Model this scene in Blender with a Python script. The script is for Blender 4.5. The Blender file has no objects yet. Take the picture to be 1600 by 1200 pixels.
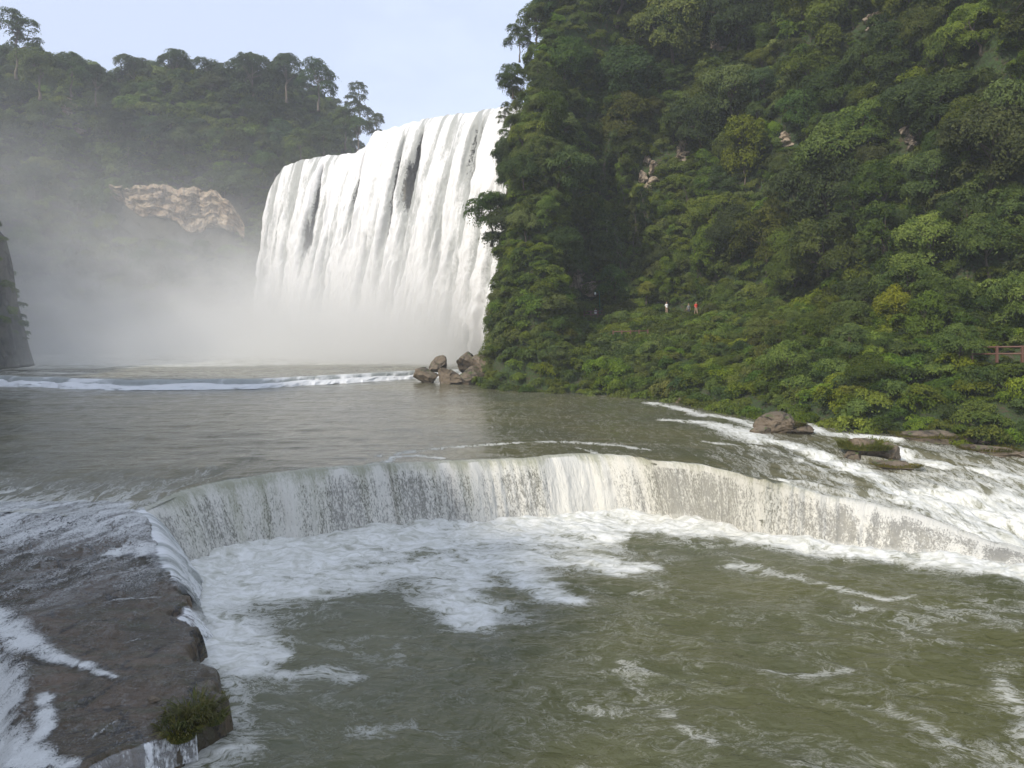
import bpy, math, random
from mathutils import Vector
import numpy as np

random.seed(7)
RNG = np.random.default_rng(7)
SC = bpy.context.scene
COL = SC.collection
R = math.radians

# ------------------------------------------------------------------ camera
CAM_Z = 8.0
F = 1244.0
HOR = 515.0
cam_d = bpy.data.cameras.new('camera')
cam = bpy.data.objects.new('camera', cam_d)
COL.objects.link(cam)
cam.location = (0, 0, CAM_Z)
cam.rotation_euler = (R(90), 0, 0)
cam_d.sensor_width = 36
cam_d.lens = F / 1600 * 36
cam_d.shift_y = -(600 - HOR) / 1600
cam_d.clip_end = 3000
cam_d.clip_start = 0.1
SC.camera = cam

# ------------------------------------------------------------------ light
SUN_EL = 34.0
SUN_AZ = (-0.66, -0.75)          # horizontal direction towards the sun
world = bpy.data.worlds.new('World')
SC.world = world
world.use_nodes = True
wn, wl = world.node_tree.nodes, world.node_tree.links
wn.clear()
w_out = wn.new('ShaderNodeOutputWorld')
w_bg = wn.new('ShaderNodeBackground')
w_sky = wn.new('ShaderNodeTexSky')
w_sky.sky_type = 'NISHITA'
w_sky.sun_disc = False
w_sky.sun_elevation = R(SUN_EL)
w_sky.sun_rotation = math.atan2(SUN_AZ[0], SUN_AZ[1])
w_sky.air_density = 1.0
w_sky.dust_density = 2.5
w_sky.ozone_density = 1.5
w_tc = wn.new('ShaderNodeTexCoord')
w_map = wn.new('ShaderNodeMapping')
w_map.inputs['Scale'].default_value = (1.0, 1.0, 2.6)
w_noise = wn.new('ShaderNodeTexNoise')
w_noise.inputs['Scale'].default_value = 2.2
w_noise.inputs['Detail'].default_value = 6
w_noise.inputs['Roughness'].default_value = 0.6
w_ramp = wn.new('ShaderNodeValToRGB')
w_ramp.color_ramp.elements[0].position = 0.48
w_ramp.color_ramp.elements[1].position = 0.80
w_mix = wn.new('ShaderNodeMixRGB')
w_mix.inputs['Color2'].default_value = (7.9, 8.9, 11.3, 1)
w_mul = wn.new('ShaderNodeMath'); w_mul.operation = 'MULTIPLY_ADD'
w_mul.inputs[1].default_value = 0.22
w_mul.inputs[2].default_value = 0.72
wl.new(w_tc.outputs['Generated'], w_map.inputs['Vector'])
wl.new(w_map.outputs['Vector'], w_noise.inputs['Vector'])
wl.new(w_noise.outputs['Fac'], w_ramp.inputs['Fac'])
wl.new(w_ramp.outputs['Color'], w_mul.inputs[0])
wl.new(w_mul.outputs[0], w_mix.inputs['Fac'])
wl.new(w_sky.outputs['Color'], w_mix.inputs['Color1'])
wl.new(w_mix.outputs['Color'], w_bg.inputs['Color'])
w_bg.inputs['Strength'].default_value = 0.10
wl.new(w_bg.outputs['Background'], w_out.inputs['Surface'])

sun_d = bpy.data.lights.new('sun', 'SUN')
sun_d.energy = 3.6
sun_d.angle = R(1.6)
sun_d.color = (1.0, 0.92, 0.80)
sun = bpy.data.objects.new('sun', sun_d)
COL.objects.link(sun)
from mathutils import Vector
sv = Vector((SUN_AZ[0] * math.cos(R(SUN_EL)), SUN_AZ[1] * math.cos(R(SUN_EL)), math.sin(R(SUN_EL))))
sun.rotation_euler = sv.to_track_quat('Z', 'Y').to_euler()
sun.location = (-60, -60, 90)

vs = SC.view_settings
vs.view_transform = 'Standard'
vs.look = 'None'
vs.exposure = 0.2
vs.gamma = 1.0
vs.use_curve_mapping = False
SC.render.engine = 'CYCLES'
cy = SC.cycles
cy.use_denoising = True
cy.max_bounces = 6
cy.diffuse_bounces = 2
cy.glossy_bounces = 2
cy.transmission_bounces = 4
cy.transparent_max_bounces = 12
cy.volume_bounces = 3
cy.volume_step_rate = 2.0
cy.volume_max_steps = 96
cy.caustics_reflective = False
cy.caustics_refractive = False
cy.sample_clamp_indirect = 6.0

# ------------------------------------------------------------------ helpers
def tag(o, label=None, cat=None, group=None, kind=None):
    if label: o['label'] = label
    if cat: o['category'] = cat
    if group: o['group'] = group
    if kind: o['kind'] = kind
    return o

def ss(a, b, x):
    t = np.clip((x - a) / (b - a), 0, 1)
    return t * t * (3 - 2 * t)

def _h(ix, iy, iz, seed):
    n = (ix.astype(np.int64) * 374761393 + iy.astype(np.int64) * 668265263 + iz.astype(np.int64) * 2147483647 + seed * 974711) & 0xffffffff
    n = ((n ^ (n >> 13)) * 1274126177) & 0xffffffff
    n = ((n ^ (n >> 16)) * 2246822519) & 0xffffffff
    return ((n ^ (n >> 15)) & 0xffffff) / float(0xffffff)

def vnoise(x, y, z=None, seed=0):
    x = np.asarray(x, float); y = np.asarray(y, float)
    z = np.zeros_like(x) if z is None else np.asarray(z, float)
    ix, iy, iz = np.floor(x), np.floor(y), np.floor(z)
    fx, fy, fz = x - ix, y - iy, z - iz
    fx, fy, fz = [f * f * f * (f * (f * 6 - 15) + 10) for f in (fx, fy, fz)]
    r = 0
    for a in (0, 1):
        for b in (0, 1):
            for c in (0, 1):
                w = (fx if a else 1 - fx) * (fy if b else 1 - fy) * (fz if c else 1 - fz)
                r = r + w * _h(ix + a, iy + b, iz + c, seed)
    return r

def fbm(x, y, z=None, octv=4, seed=0, gain=0.5):
    a, s, t = 1.0, 0.0, 0.0
    c, d = math.cos(0.6), math.sin(0.6)
    for i in range(octv):
        s = s + a * vnoise(x, y, z, seed + i * 17)
        t += a
        a *= gain
        x, y = (x * c - y * d) * 2.03 + 5.2, (x * d + y * c) * 2.03 + 1.7
        if z is not None: z = z * 2.03 + 3.1
    return s / t

def mesh_np(name, v, f, mats=None, smooth=True, uv=None, attrs=None):
    """v (N,3); f (M,3|4)"""
    me = bpy.data.meshes.new(name)
    v = np.ascontiguousarray(v, np.float32); f = np.ascontiguousarray(f, np.int32)
    n, k = f.shape
    me.vertices.add(len(v)); me.vertices.foreach_set('co', v.ravel())
    me.loops.add(n * k); me.loops.foreach_set('vertex_index', f.ravel())
    me.polygons.add(n)
    me.polygons.foreach_set('loop_start', np.arange(0, n * k, k, dtype=np.int32))
    me.polygons.foreach_set('loop_total', np.full(n, k, np.int32))
    me.polygons.foreach_set('use_smooth', np.full(n, smooth))
    if uv is not None:
        l = me.uv_layers.new(name='UVMap')
        l.data.foreach_set('uv', np.ascontiguousarray(uv[f.ravel()], np.float32).ravel())
    for an, av in (attrs or {}).items():
        at = me.attributes.new(an, 'FLOAT', 'POINT')
        at.data.foreach_set('value', np.ascontiguousarray(av, np.float32).ravel())
    me.update(calc_edges=True)
    if mats: me.materials.append(mats)
    return me

def link(name, me, parent=None, loc=None):
    o = bpy.data.objects.new(name, me)
    COL.objects.link(o)
    if parent: o.parent = parent
    if loc is not None: o.location = loc
    return o

def wlink(name, me, parent):
    o = link(name, me, parent)
    if parent: o.location = -Vector(parent.location)
    return o

def empty(name, loc=(0, 0, 0), rz=0.0):
    o = bpy.data.objects.new(name, None)
    COL.objects.link(o)
    o.location = loc
    o.rotation_euler = (0, 0, rz)
    o.empty_display_size = 0.3
    return o

def gridf(nu, nv, flip=False):
    """faces of a grid whose vertices are ordered [v][u]"""
    i = np.arange(nv - 1)[:, None] * nu + np.arange(nu - 1)[None, :]
    f = np.stack([i, i + 1, i + 1 + nu, i + nu], -1).reshape(-1, 4)
    return f[:, ::-1] if flip else f

def seg_dist(x, y, pts):
    """distance to a polyline, arc parameter of the nearest point, side"""
    best = np.full(x.shape, 1e9); bt = np.zeros(x.shape)
    acc = 0.0
    for (x0, y0), (x1, y1) in zip(pts[:-1], pts[1:]):
        dx, dy = x1 - x0, y1 - y0
        L2 = dx * dx + dy * dy
        t = np.clip(((x - x0) * dx + (y - y0) * dy) / L2, 0, 1)
        d = np.hypot(x - x0 - t * dx, y - y0 - t * dy)
        m = d < best
        best = np.where(m, d, best)
        bt = np.where(m, acc + t * math.sqrt(L2), bt)
        acc += math.sqrt(L2)
    return best, bt

def inside(x, y, poly):
    r = np.zeros(x.shape, bool)
    n = len(poly)
    for i in range(n):
        x0, y0 = poly[i]; x1, y1 = poly[(i + 1) % n]
        if y0 == y1: continue
        c = ((y0 > y) != (y1 > y)) & (x < (x1 - x0) * (y - y0) / (y1 - y0) + x0)
        r ^= c
    return r

def PX(px, py, z):
    """point at height z seen at a pixel of the 1600x1200 photograph (survey helper)"""
    D = (CAM_Z - z) * F / (py - HOR)
    return ((px - 800) * D / F, D, z)

def PD(px, py, D):
    return ((px - 800) * D / F, D, CAM_Z + (HOR - py) * D / F)

def tube(pts, rad, n=8):
    """tapered tube along points"""
    pts = np.array(pts, float); k = len(pts)
    rad = np.broadcast_to(np.array(rad, float), (k,))
    tang = np.gradient(pts, axis=0)
    tang /= np.linalg.norm(tang, axis=1)[:, None] + 1e-9
    ref = np.array([0.37, 0.91, 0.13])
    a = np.cross(tang, ref); a /= np.linalg.norm(a, axis=1)[:, None] + 1e-9
    b = np.cross(tang, a)
    th = np.arange(n) / n * 2 * math.pi
    v = pts[:, None] + rad[:, None, None] * (np.cos(th)[None, :, None] * a[:, None] + np.sin(th)[None, :, None] * b[:, None])
    v = v.reshape(-1, 3)
    f = []
    for i in range(k - 1):
        for j in range(n):
            f.append((i * n + j, i * n + (j + 1) % n, (i + 1) * n + (j + 1) % n, (i + 1) * n + j))
    c0, c1 = len(v), len(v) + 1
    v = np.vstack([v, pts[0], pts[-1]])
    for j in range(n):
        f.append((c0, (j + 1) % n, j, j)); f.append((c1, (k - 1) * n + j, (k - 1) * n + (j + 1) % n, (k - 1) * n + (j + 1) % n))
    return v, f

def join(parts):
    V, Fq, o = [], [], 0
    for v, f in parts:
        V.append(np.asarray(v, float)); Fq += [tuple(i + o for i in q) for q in f]; o += len(v)
    return np.vstack(V), Fq

def poly_mesh(name, v, f, mat, smooth=True):
    me = bpy.data.meshes.new(name)
    ff = []
    for q in f:
        w = []
        for i in q:
            if i not in w: w.append(int(i))
        ff.append(w)
    me.from_pydata([tuple(map(float, p)) for p in v], [], ff)
    me.update()
    for p in me.polygons: p.use_smooth = smooth
    me.materials.append(mat)
    return me

def box(x0, x1, y0, y1, z0, z1):
    v = [(x, y, z) for z in (z0, z1) for y in (y0, y1) for x in (x0, x1)]
    f = [(0, 2, 3, 1), (4, 5, 7, 6), (0, 1, 5, 4), (2, 6, 7, 3), (0, 4, 6, 2), (1, 3, 7, 5)]
    return np.array(v, float), f

# ------------------------------------------------------------------ materials
class NT:
    def __init__(s, name):
        s.m = bpy.data.materials.new(name); s.m.use_nodes = True
        s.n = s.m.node_tree.nodes; s.l = s.m.node_tree.links
        s.n.clear()
        s.out = s.n.new('ShaderNodeOutputMaterial')
    def add(s, t, **kw):
        n = s.n.new('ShaderNode' + t)
        for k, v in kw.items():
            if k in n.inputs: s.set(n.inputs[k], v)
            else: setattr(n, k, v)
        return n
    def set(s, sock, v):
        if isinstance(v, bpy.types.NodeSocket): s.l.new(v, sock)
        else: sock.default_value = v
    def math(s, op, a, b=0.0, c=None, clamp=False):
        n = s.n.new('ShaderNodeMath'); n.operation = op; n.use_clamp = clamp
        s.set(n.inputs[0], a); s.set(n.inputs[1], b)
        if c is not None: s.set(n.inputs[2], c)
        return n.outputs[0]
    def mix(s, f, a, b, mode='MIX'):
        n = s.n.new('ShaderNodeMixRGB'); n.blend_type = mode
        s.set(n.inputs[0], f)
        for i, v in ((1, a), (2, b)):
            if isinstance(v, tuple) and len(v) == 3: v = v + (1,)
            s.set(n.inputs[i], v)
        return n.outputs[0]
    def map(s, vec, scale=(1, 1, 1), rot=(0, 0, 0), loc=(0, 0, 0)):
        n = s.n.new('ShaderNodeMapping')
        s.set(n.inputs['Vector'], vec)
        n.inputs['Scale'].default_value = scale; n.inputs['Rotation'].default_value = rot
        n.inputs['Location'].default_value = loc
        return n.outputs[0]
    def noise(s, vec, scale, detail=4, rough=0.55, dist=0.0, out='Fac'):
        n = s.n.new('ShaderNodeTexNoise')
        s.set(n.inputs['Vector'], vec); n.inputs['Scale'].default_value = scale
        n.inputs['Detail'].default_value = detail; n.inputs['Roughness'].default_value = rough
        n.inputs['Distortion'].default_value = dist
        return n.outputs[out]
    def rng(s, v, a, b, c=0.0, d=1.0, smooth=True):
        n = s.n.new('ShaderNodeMapRange'); n.interpolation_type = 'SMOOTHSTEP' if smooth else 'LINEAR'
        for i, q in enumerate((v, a, b, c, d)): s.set(n.inputs[i], q)
        return n.outputs[0]
    def bump(s, h, strength=0.5, dist=0.1, normal=None):
        n = s.n.new('ShaderNodeBump')
        n.inputs['Strength'].default_value = strength; n.inputs['Distance'].default_value = dist
        s.l.new(h, n.inputs['Height'])
        if normal is not None: s.l.new(normal, n.inputs['Normal'])
        return n.outputs[0]
    def attr(s, name, out='Fac'):
        n = s.n.new('ShaderNodeAttribute'); n.attribute_name = name
        return n.outputs[out]
    def pos(s):
        return s.n.new('ShaderNodeNewGeometry').outputs['Position']
    def uv(s):
        return s.n.new('ShaderNodeTexCoord').outputs['UV']
    def princ(s, col, rough=0.7, normal=None, **kw):
        n = s.n.new('ShaderNodeBsdfPrincipled')
        if isinstance(col, tuple) and len(col) == 3: col = col + (1,)
        s.set(n.inputs['Base Color'], col); s.set(n.inputs['Roughness'], rough)
        if normal is not None: s.l.new(normal, n.inputs['Normal'])
        for k, v in kw.items(): s.set(n.inputs[k], v)
        return n
    def done(s, sh, vol=None):
        s.l.new(sh, s.out.inputs['Surface'])
        return s.m

def mat_simple(name, col, rough=0.7, nscale=6.0, var=0.25):
    t = NT(name)
    n = t.noise(t.pos(), nscale, 4)
    c = t.mix(n, tuple(x * (1 - var) for x in col), tuple(min(1, x * (1 + var)) for x in col))
    return t.done(t.princ(c, rough).outputs[0])

def mat_leaf(name, base, alt):
    t = NT(name)
    tint = t.attr('tint')
    oi = t.n.new('ShaderNodeObjectInfo')
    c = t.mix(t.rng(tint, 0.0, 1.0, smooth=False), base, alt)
    hv = t.n.new('ShaderNodeHueSaturation')
    t.set(hv.inputs['Hue'], t.rng(oi.outputs['Random'], 0, 1, 0.472, 0.512, False))
    t.set(hv.inputs['Saturation'], t.rng(t.math('FRACT', t.math('MULTIPLY', oi.outputs['Random'], 7.3)), 0, 1, 0.88, 1.12, False))
    t.set(hv.inputs['Value'], t.rng(t.math('FRACT', t.math('MULTIPLY', oi.outputs['Random'], 13.7)), 0, 1, 0.62, 1.32, False))
    t.set(hv.inputs['Color'], c)
    c2 = t.mix(1.0, hv.outputs[0], oi.outputs['Color'], 'MULTIPLY')
    p = t.princ(c2, 0.55)
    p.inputs['Specular IOR Level'].default_value = 0.14
    tr = t.add('BsdfTranslucent')
    t.set(tr.inputs['Color'], t.mix(1.0, c2, (1.2, 1.25, 0.6), 'MULTIPLY'))
    mx = t.add('MixShader'); mx.inputs[0].default_value = 0.32
    t.l.new(p.outputs[0], mx.inputs[1]); t.l.new(tr.outputs[0], mx.inputs[2])
    return t.done(mx.outputs[0])

M = {}
M['leaf'] = mat_leaf('broad_leaf', (0.032, 0.064, 0.015), (0.122, 0.166, 0.036))
M['leaf_far'] = mat_leaf('far_leaf', (0.027, 0.056, 0.018), (0.090, 0.128, 0.036))
M['leaf_bush'] = mat_leaf('bush_leaf', (0.040, 0.078, 0.017), (0.140, 0.190, 0.034))
M['grass'] = mat_leaf('grass_blade', (0.060, 0.085, 0.014), (0.190, 0.170, 0.040))
M['bark'] = mat_simple('bark', (0.13, 0.105, 0.08), 0.9, 3.0, 0.4)
M['pale_bark'] = mat_simple('pale_bark', (0.36, 0.32, 0.27), 0.9, 3.0, 0.25)
M['rail'] = mat_simple('rail_wood', (0.13, 0.062, 0.042), 0.6, 5.0, 0.25)
M['green_paint'] = mat_simple('green_paint', (0.02, 0.16, 0.08), 0.5)
M['lamp_glass'] = mat_simple('lamp_glass', (0.78, 0.80, 0.76), 0.3, 2.0, 0.05)

def mat_ground():
    t = NT('forest_soil')
    p = t.pos()
    a = t.noise(p, 0.35, 6, 0.6); b = t.noise(p, 2.5, 5, 0.6)
    c = t.mix(t.rng(a, 0.35, 0.65), (0.026, 0.042, 0.012), (0.075, 0.062, 0.036))
    c = t.mix(t.rng(b, 0.38, 0.58), c, (0.040, 0.072, 0.018))
    return t.done(t.princ(c, 0.95, t.bump(b, 0.8, 0.6)).outputs[0])
M['soil'] = mat_ground()

def mat_rock(name, c1, c2, c3, scale=1.0, vert=True, moss=0.0, wet=0.85, crk=(1, 1, 1), cw=0.06):
    t = NT(name)
    p = t.pos()
    a = t.noise(p, 0.5 * scale, 7, 0.62, 0.4)
    b = t.noise(p, 2.2 * scale, 7, 0.65)
    st = t.noise(t.map(p, (1.2, 1.2, 0.16)), 1.1 * scale, 5, 0.6)
    c = t.mix(t.rng(a, 0.36, 0.62), c1, c2)
    c = t.mix(t.rng(b, 0.52, 0.74), c, c3)
    if vert: c = t.mix(t.rng(st, 0.50, 0.68, 0, 0.75), c, tuple(x * 0.35 for x in c1))
    vo = t.add('TexVoronoi', feature='DISTANCE_TO_EDGE'); vo.inputs['Scale'].default_value = 0.45 * scale
    nz = t.add('VectorMath', operation='MULTIPLY_ADD'); t.l.new(t.noise(p, 0.7 * scale, 5, 0.65, 0, 'Color'), nz.inputs[0])
    nz.inputs[1].default_value = (1.1 / scale,) * 3; t.l.new(p, nz.inputs[2])
    t.l.new(t.map(nz.outputs[0], crk), vo.inputs['Vector'])
    crack = t.rng(vo.outputs['Distance'], 0.0, cw)
    crack = t.math('MAXIMUM', crack, t.rng(a, 0.45, 0.55, 0.15, 0.9))
    c = t.mix(crack, tuple(x * 0.25 for x in c1), c)
    if moss > 0:
        g = t.n.new('ShaderNodeNewGeometry')
        sx = t.n.new('ShaderNodeSeparateXYZ'); t.l.new(g.outputs['Normal'], sx.inputs[0])
        mm = t.math('MULTIPLY', t.rng(sx.outputs['Z'], 0.25, 0.8), t.rng(t.noise(p, 1.6 * scale, 5), 0.62 - moss * 0.3, 0.75 - moss * 0.3))
        c = t.mix(mm, c, (0.055, 0.080, 0.014))
    h = t.math('ADD', t.math('MULTIPLY', b, 0.6), t.math('MULTIPLY', crack, 0.35))
    return t.done(t.princ(c, wet, t.bump(h, 0.9, 0.35 / scale)).outputs[0])
M['cliff'] = mat_rock('pale_cliff_rock', (0.26, 0.18, 0.115), (0.44, 0.35, 0.25), (0.15, 0.13, 0.10), 0.55, True, 0.25, 0.9, (.6, .6, 1.7), 0.04)
M['outcrop'] = mat_rock('outcrop_rock', (0.22, 0.175, 0.13), (0.40, 0.33, 0.25), (0.09, 0.075, 0.055), 1.0)
M['boulder'] = mat_rock('boulder_rock', (0.105, 0.082, 0.056), (0.175, 0.135, 0.092), (0.06, 0.052, 0.036), 1.2, False, 0.35, 0.75)
M['wet_rock'] = mat_rock('wet_rock', (0.045, 0.043, 0.032), (0.09, 0.08, 0.055), (0.03, 0.03, 0.022), 0.8, True, 0.3, 0.45)
M['step_rock'] = mat_rock('rock_behind_water', (0.15, 0.15, 0.115), (0.24, 0.235, 0.18), (0.10, 0.10, 0.08), 1.6, True, 0.0, 0.4)
M['dark_cliff'] = mat_rock('dark_cliff_rock', (0.045, 0.045, 0.035), (0.09, 0.085, 0.065), (0.03, 0.045, 0.02), 0.5, True, 0.5, 0.9)  # dark rock colour of the whole left slope

def foam_mask(t, f, p, s1=0.55, s2=2.4, stretch=(1, 1, 1), rot=0.0, soft=0.17):
    """lacy froth: the stored coverage pushes a warped noise over its threshold"""
    q = t.map(p, stretch, (0, 0, rot))
    warp = t.noise(q, s1 * 0.8, 3, 0.5, 0.0, 'Color')
    add = t.add('VectorMath', operation='MULTIPLY_ADD')
    t.l.new(warp, add.inputs[0]); add.inputs[1].default_value = (2.2, 2.2, 0); t.l.new(q, add.inputs[2])
    qw = add.outputs[0]
    n1 = t.noise(qw, s1, 6, 0.62, 0.6)
    n2 = t.noise(qw, s2, 5, 0.65, 0.8)
    ridge = t.math('SUBTRACT', 1.0, t.math('MULTIPLY', t.math('ABSOLUTE', t.math('SUBTRACT', n1, 0.5)), 7.0), clamp=True)
    ridge2 = t.math('SUBTRACT', 1.0, t.math('MULTIPLY', t.math('ABSOLUTE', t.math('SUBTRACT', n2, 0.5)), 6.0), clamp=True)
    n3 = t.noise(qw, s2 * 3.4, 4, 0.7, 0.5)
    ridge3 = t.math('SUBTRACT', 1.0, t.math('MULTIPLY', t.math('ABSOLUTE', t.math('SUBTRACT', n3, 0.5)), 6.0), clamp=True)
    lace = t.math('ADD', t.math('ADD', t.math('MULTIPLY', ridge, 0.38), t.math('MULTIPLY', ridge2, 0.36)), t.math('MULTIPLY', ridge3, 0.26))
    body = t.math('ADD', t.math('MULTIPLY', n1, 0.6), t.math('MULTIPLY', n2, 0.4))
    v = t.math('ADD', t.math('MULTIPLY', lace, 0.45), t.math('MULTIPLY', body, 0.75))
    thr = t.math('SUBTRACT', 0.87, t.math('MULTIPLY', f, 0.43))
    return t.rng(v, t.math('SUBTRACT', thr, soft), t.math('ADD', thr, soft)), n1, n2

def mat_water(name, deep, wavescale, stretch, rot, bump, s1, s2, fst=(1, 1, 1), frot=0.0, rough=0.10):
    t = NT(name)
    p = t.pos()
    f = t.attr('foam')
    m, n1, n2 = foam_mask(t, f, p, s1, s2, fst, frot)
    patch = t.noise(p, 0.09, 4, 0.5)
    c0 = t.mix(t.rng(patch, 0.35, 0.65), deep, tuple(x * k for x, k in zip(deep, (1.25, 1.18, 1.0))))
    milky = t.rng(f, 0.15, 0.95)
    c0 = t.mix(t.math('MULTIPLY', milky, 0.65), c0, (0.30, 0.30, 0.215))
    col = t.mix(t.math('MULTIPLY', m, 0.93), c0, t.mix(t.rng(n2, .3, .7), (0.50, 0.50, 0.43), (0.78, 0.78, 0.74)))
    q = t.map(p, stretch, (0, 0, rot))
    w1 = t.noise(q, wavescale, 5, 0.55, 0.8)
    w2 = t.noise(q, wavescale * 3.7, 4, 0.6, 0.5)
    h = t.math('ADD', w1, t.math('MULTIPLY', w2, 0.35))
    h = t.math('ADD', h, t.math('MULTIPLY', m, 0.5))
    nb = t.bump(h, bump, 0.35)
    r = t.math('ADD', rough, t.math('MULTIPLY', m, 0.6), clamp=True)
    pr = t.princ(col, r, nb)
    pr.inputs['IOR'].default_value = 1.33
    return t.done(pr.outputs[0])
M['water_up'] = mat_water('upper_river_water', (0.100, 0.098, 0.064), 0.55, (0.45, 1.5, 1), 0.05, 0.24, 0.5, 2.0, (1.7, 0.5, 1), -0.55)
M['water_far'] = mat_water('plunge_pool_water', (0.095, 0.092, 0.062), 0.35, (0.35, 1.6, 1), 0.0, 0.45, 0.3, 1.2, (0.3, 1.2, 1), 0.0, 0.15)
M['water_low'] = mat_water('lower_pool_water', (0.072, 0.077, 0.036), 0.9, (0.8, 1.2, 1), 0.35, 0.42, 0.42, 1.9, (0.8, 1.1, 1), 0.3)

def mat_curtain(name, thin, white, su=3.2, sv=0.28, hole=0.0, cell=9.0):
    """falling water: streaks along the fall, torn open where it is thin"""
    t = NT(name)
    uv = t.uv()
    cov = t.attr('cover'); fr = t.attr('froth')
    a = t.noise(t.map(uv, (su * 0.35, sv * 0.5, 1)), 1.0, 3, 0.5)
    b = t.noise(t.map(uv, (su, sv, 1)), 1.0, 5, 0.6, 0.3)
    c = t.noise(t.map(uv, (cell, cell * 0.42, 1)), 1.0, 5, 0.65, 0.6)
    d = t.noise(t.map(uv, (cell * 2.1, cell * 1.1, 1)), 1.0, 3, 0.6, 0.3)
    v = t.math('ADD', t.math('ADD', t.math('MULTIPLY', a, 0.10), t.math('MULTIPLY', b, 0.22)), t.math('ADD', t.math('MULTIPLY', c, 0.38), t.math('MULTIPLY', d, 0.30)))
    thr = t.math('SUBTRACT', 0.72, t.math('MULTIPLY', cov, 0.40))
    al = t.rng(v, t.math('SUBTRACT', thr, 0.06), t.math('ADD', thr, 0.06), t.math('MULTIPLY', t.rng(cov, 0.0, 0.3), hole), 1.0)
    wmask = t.rng(t.math('ADD', v, t.math('MULTIPLY', t.math('SUBTRACT', fr, 0.5), 0.75)), 0.36, 0.66)
    col = t.mix(wmask, thin, white)
    h = t.math('ADD', t.math('MULTIPLY', b, 0.6), t.math('MULTIPLY', c, 0.6))
    pr = t.princ(col, 0.45, t.bump(h, 0.7, 0.25))
    pr.inputs['IOR'].default_value = 1.33
    tr = t.add('BsdfTransparent')
    mx = t.add('MixShader')
    t.l.new(al, mx.inputs[0]); t.l.new(tr.outputs[0], mx.inputs[1]); t.l.new(pr.outputs[0], mx.inputs[2])
    return t.done(mx.outputs[0])
M['big_fall'] = mat_curtain('great_fall_water', (0.34, 0.35, 0.33), (0.73, 0.725, 0.71), 1.3, 0.05, cell=2.4)
M['cascade'] = mat_curtain('cascade_water', (0.33, 0.33, 0.24), (0.64, 0.625, 0.56), 2.6, 0.30, 0.42, cell=8.0)
M['side_water'] = mat_curtain('side_cascade_water', (0.36, 0.38, 0.36), (0.76, 0.77, 0.76), 3.0, 0.35, 0.25, cell=7.0)

def mat_film():
    t = NT('shallow_white_water')
    p = t.pos()
    f = t.attr('foam')
    m, n1, n2 = foam_mask(t, f, p, 2.2, 9.0, (1.0, 0.55, 1), 0.5, 0.16)
    fine = t.noise(p, 14.0, 4, 0.7, 0.5)
    m = t.math('MULTIPLY', m, t.rng(t.math('ADD', fine, t.math('MULTIPLY', f, 0.32)), 0.50, 0.72))
    m = t.math('MULTIPLY', m, t.rng(f, 0.3, 0.95, 0.5, 1.0))
    col = t.mix(n2, (0.45, 0.46, 0.43), (0.78, 0.79, 0.77))
    pr = t.princ(col, 0.4, t.bump(fine, 0.6, 0.08))
    gl = t.princ((0.045, 0.045, 0.032), 0.15, t.bump(n2, 0.7, 0.1))
    film = t.math('MULTIPLY', t.rng(f, 0.12, 0.5), 0.28)
    tr = t.add('BsdfTransparent')
    m1 = t.add('MixShader'); t.l.new(film, m1.inputs[0]); t.l.new(tr.outputs[0], m1.inputs[1]); t.l.new(gl.outputs[0], m1.inputs[2])
    m2 = t.add('MixShader'); t.l.new(m, m2.inputs[0]); t.l.new(m1.outputs[0], m2.inputs[1]); t.l.new(pr.outputs[0], m2.inputs[2])
    return t.done(m2.outputs[0])
M['film'] = mat_film()

def mat_ledge():
    t = NT('wet_ledge_rock')
    p = t.pos()
    a = t.noise(p, 0.45, 6, 0.6, 0.3); b = t.noise(p, 4.0, 6, 0.65); s = t.noise(t.map(p, (0.5, 2.4, 1), (0, 0, 0.25)), 1.2, 6, 0.6, 0.4)
    c = t.mix(t.rng(a, 0.35, 0.65), (0.060, 0.046, 0.024), (0.120, 0.080, 0.046))
    c = t.mix(t.rng(s, 0.48, 0.70, 0, 0.7), c, (0.052, 0.058, 0.024))
    c = t.mix(t.rng(b, 0.55, 0.75, 0, 0.7), c, (0.04, 0.032, 0.024))
    h = t.math('ADD', t.math('MULTIPLY', b, 0.5), s)
    vo = t.add('TexVoronoi', feature='DISTANCE_TO_EDGE'); vo.inputs['Scale'].default_value = 0.5
    nz = t.add('VectorMath', operation='MULTIPLY_ADD'); t.l.new(t.noise(p, 0.9, 5, 0.7, 0, 'Color'), nz.inputs[0])
    nz.inputs[1].default_value = (1.8, 1.8, 0); t.l.new(p, nz.inputs[2]); t.l.new(t.map(nz.outputs[0], (.6, 1.3, 1)), vo.inputs['Vector'])
    return t.done(t.princ(t.mix(t.rng(vo.outputs['Distance'], 0.0, 0.035), (0.015, 0.013, 0.01), c), t.rng(a, 0.4, 0.6, 0.16, 0.36), t.bump(h, 1.0, 0.22)).outputs[0])
M['ledge'] = mat_ledge()

# ================================================================== RIVER
POOL_Z = -3.4
FAR_Z = 1.1
LIPX = [(-200, 797, -.5), (0, 800, -.5), (130, 806, -.62), (222, 801, -.7), (300, 765, -.3), (400, 745, -.1), (500, 733, -.02), (600, 726, 0), (700, 722, 0),
        (800, 718, 0), (900, 712, 0), (960, 711, 0), (1000, 716, 0), (1100, 728, 0), (1200, 750, -.18),
        (1300, 776, -1.1), (1430, 801, -1.7), (1550, 848, -2.7), (1650, 872, -3.2)]
lip_w = np.array([PX(*q) for q in LIPX] )
lip_w = np.vstack([(-75, 37, -.5), (-40, 37, -.5), lip_w[1:], (33, 38.5, -3.3), (75, 38, -3.35)])
def lipN(x): return ((fbm(np.asarray(x, float) / 1.3, 0 * np.asarray(x, float), octv=4, seed=201) - .5) * .9 + (fbm(np.asarray(x, float) / .35, 0 * np.asarray(x, float), octv=2, seed=202) - .5) * .25)
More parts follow.
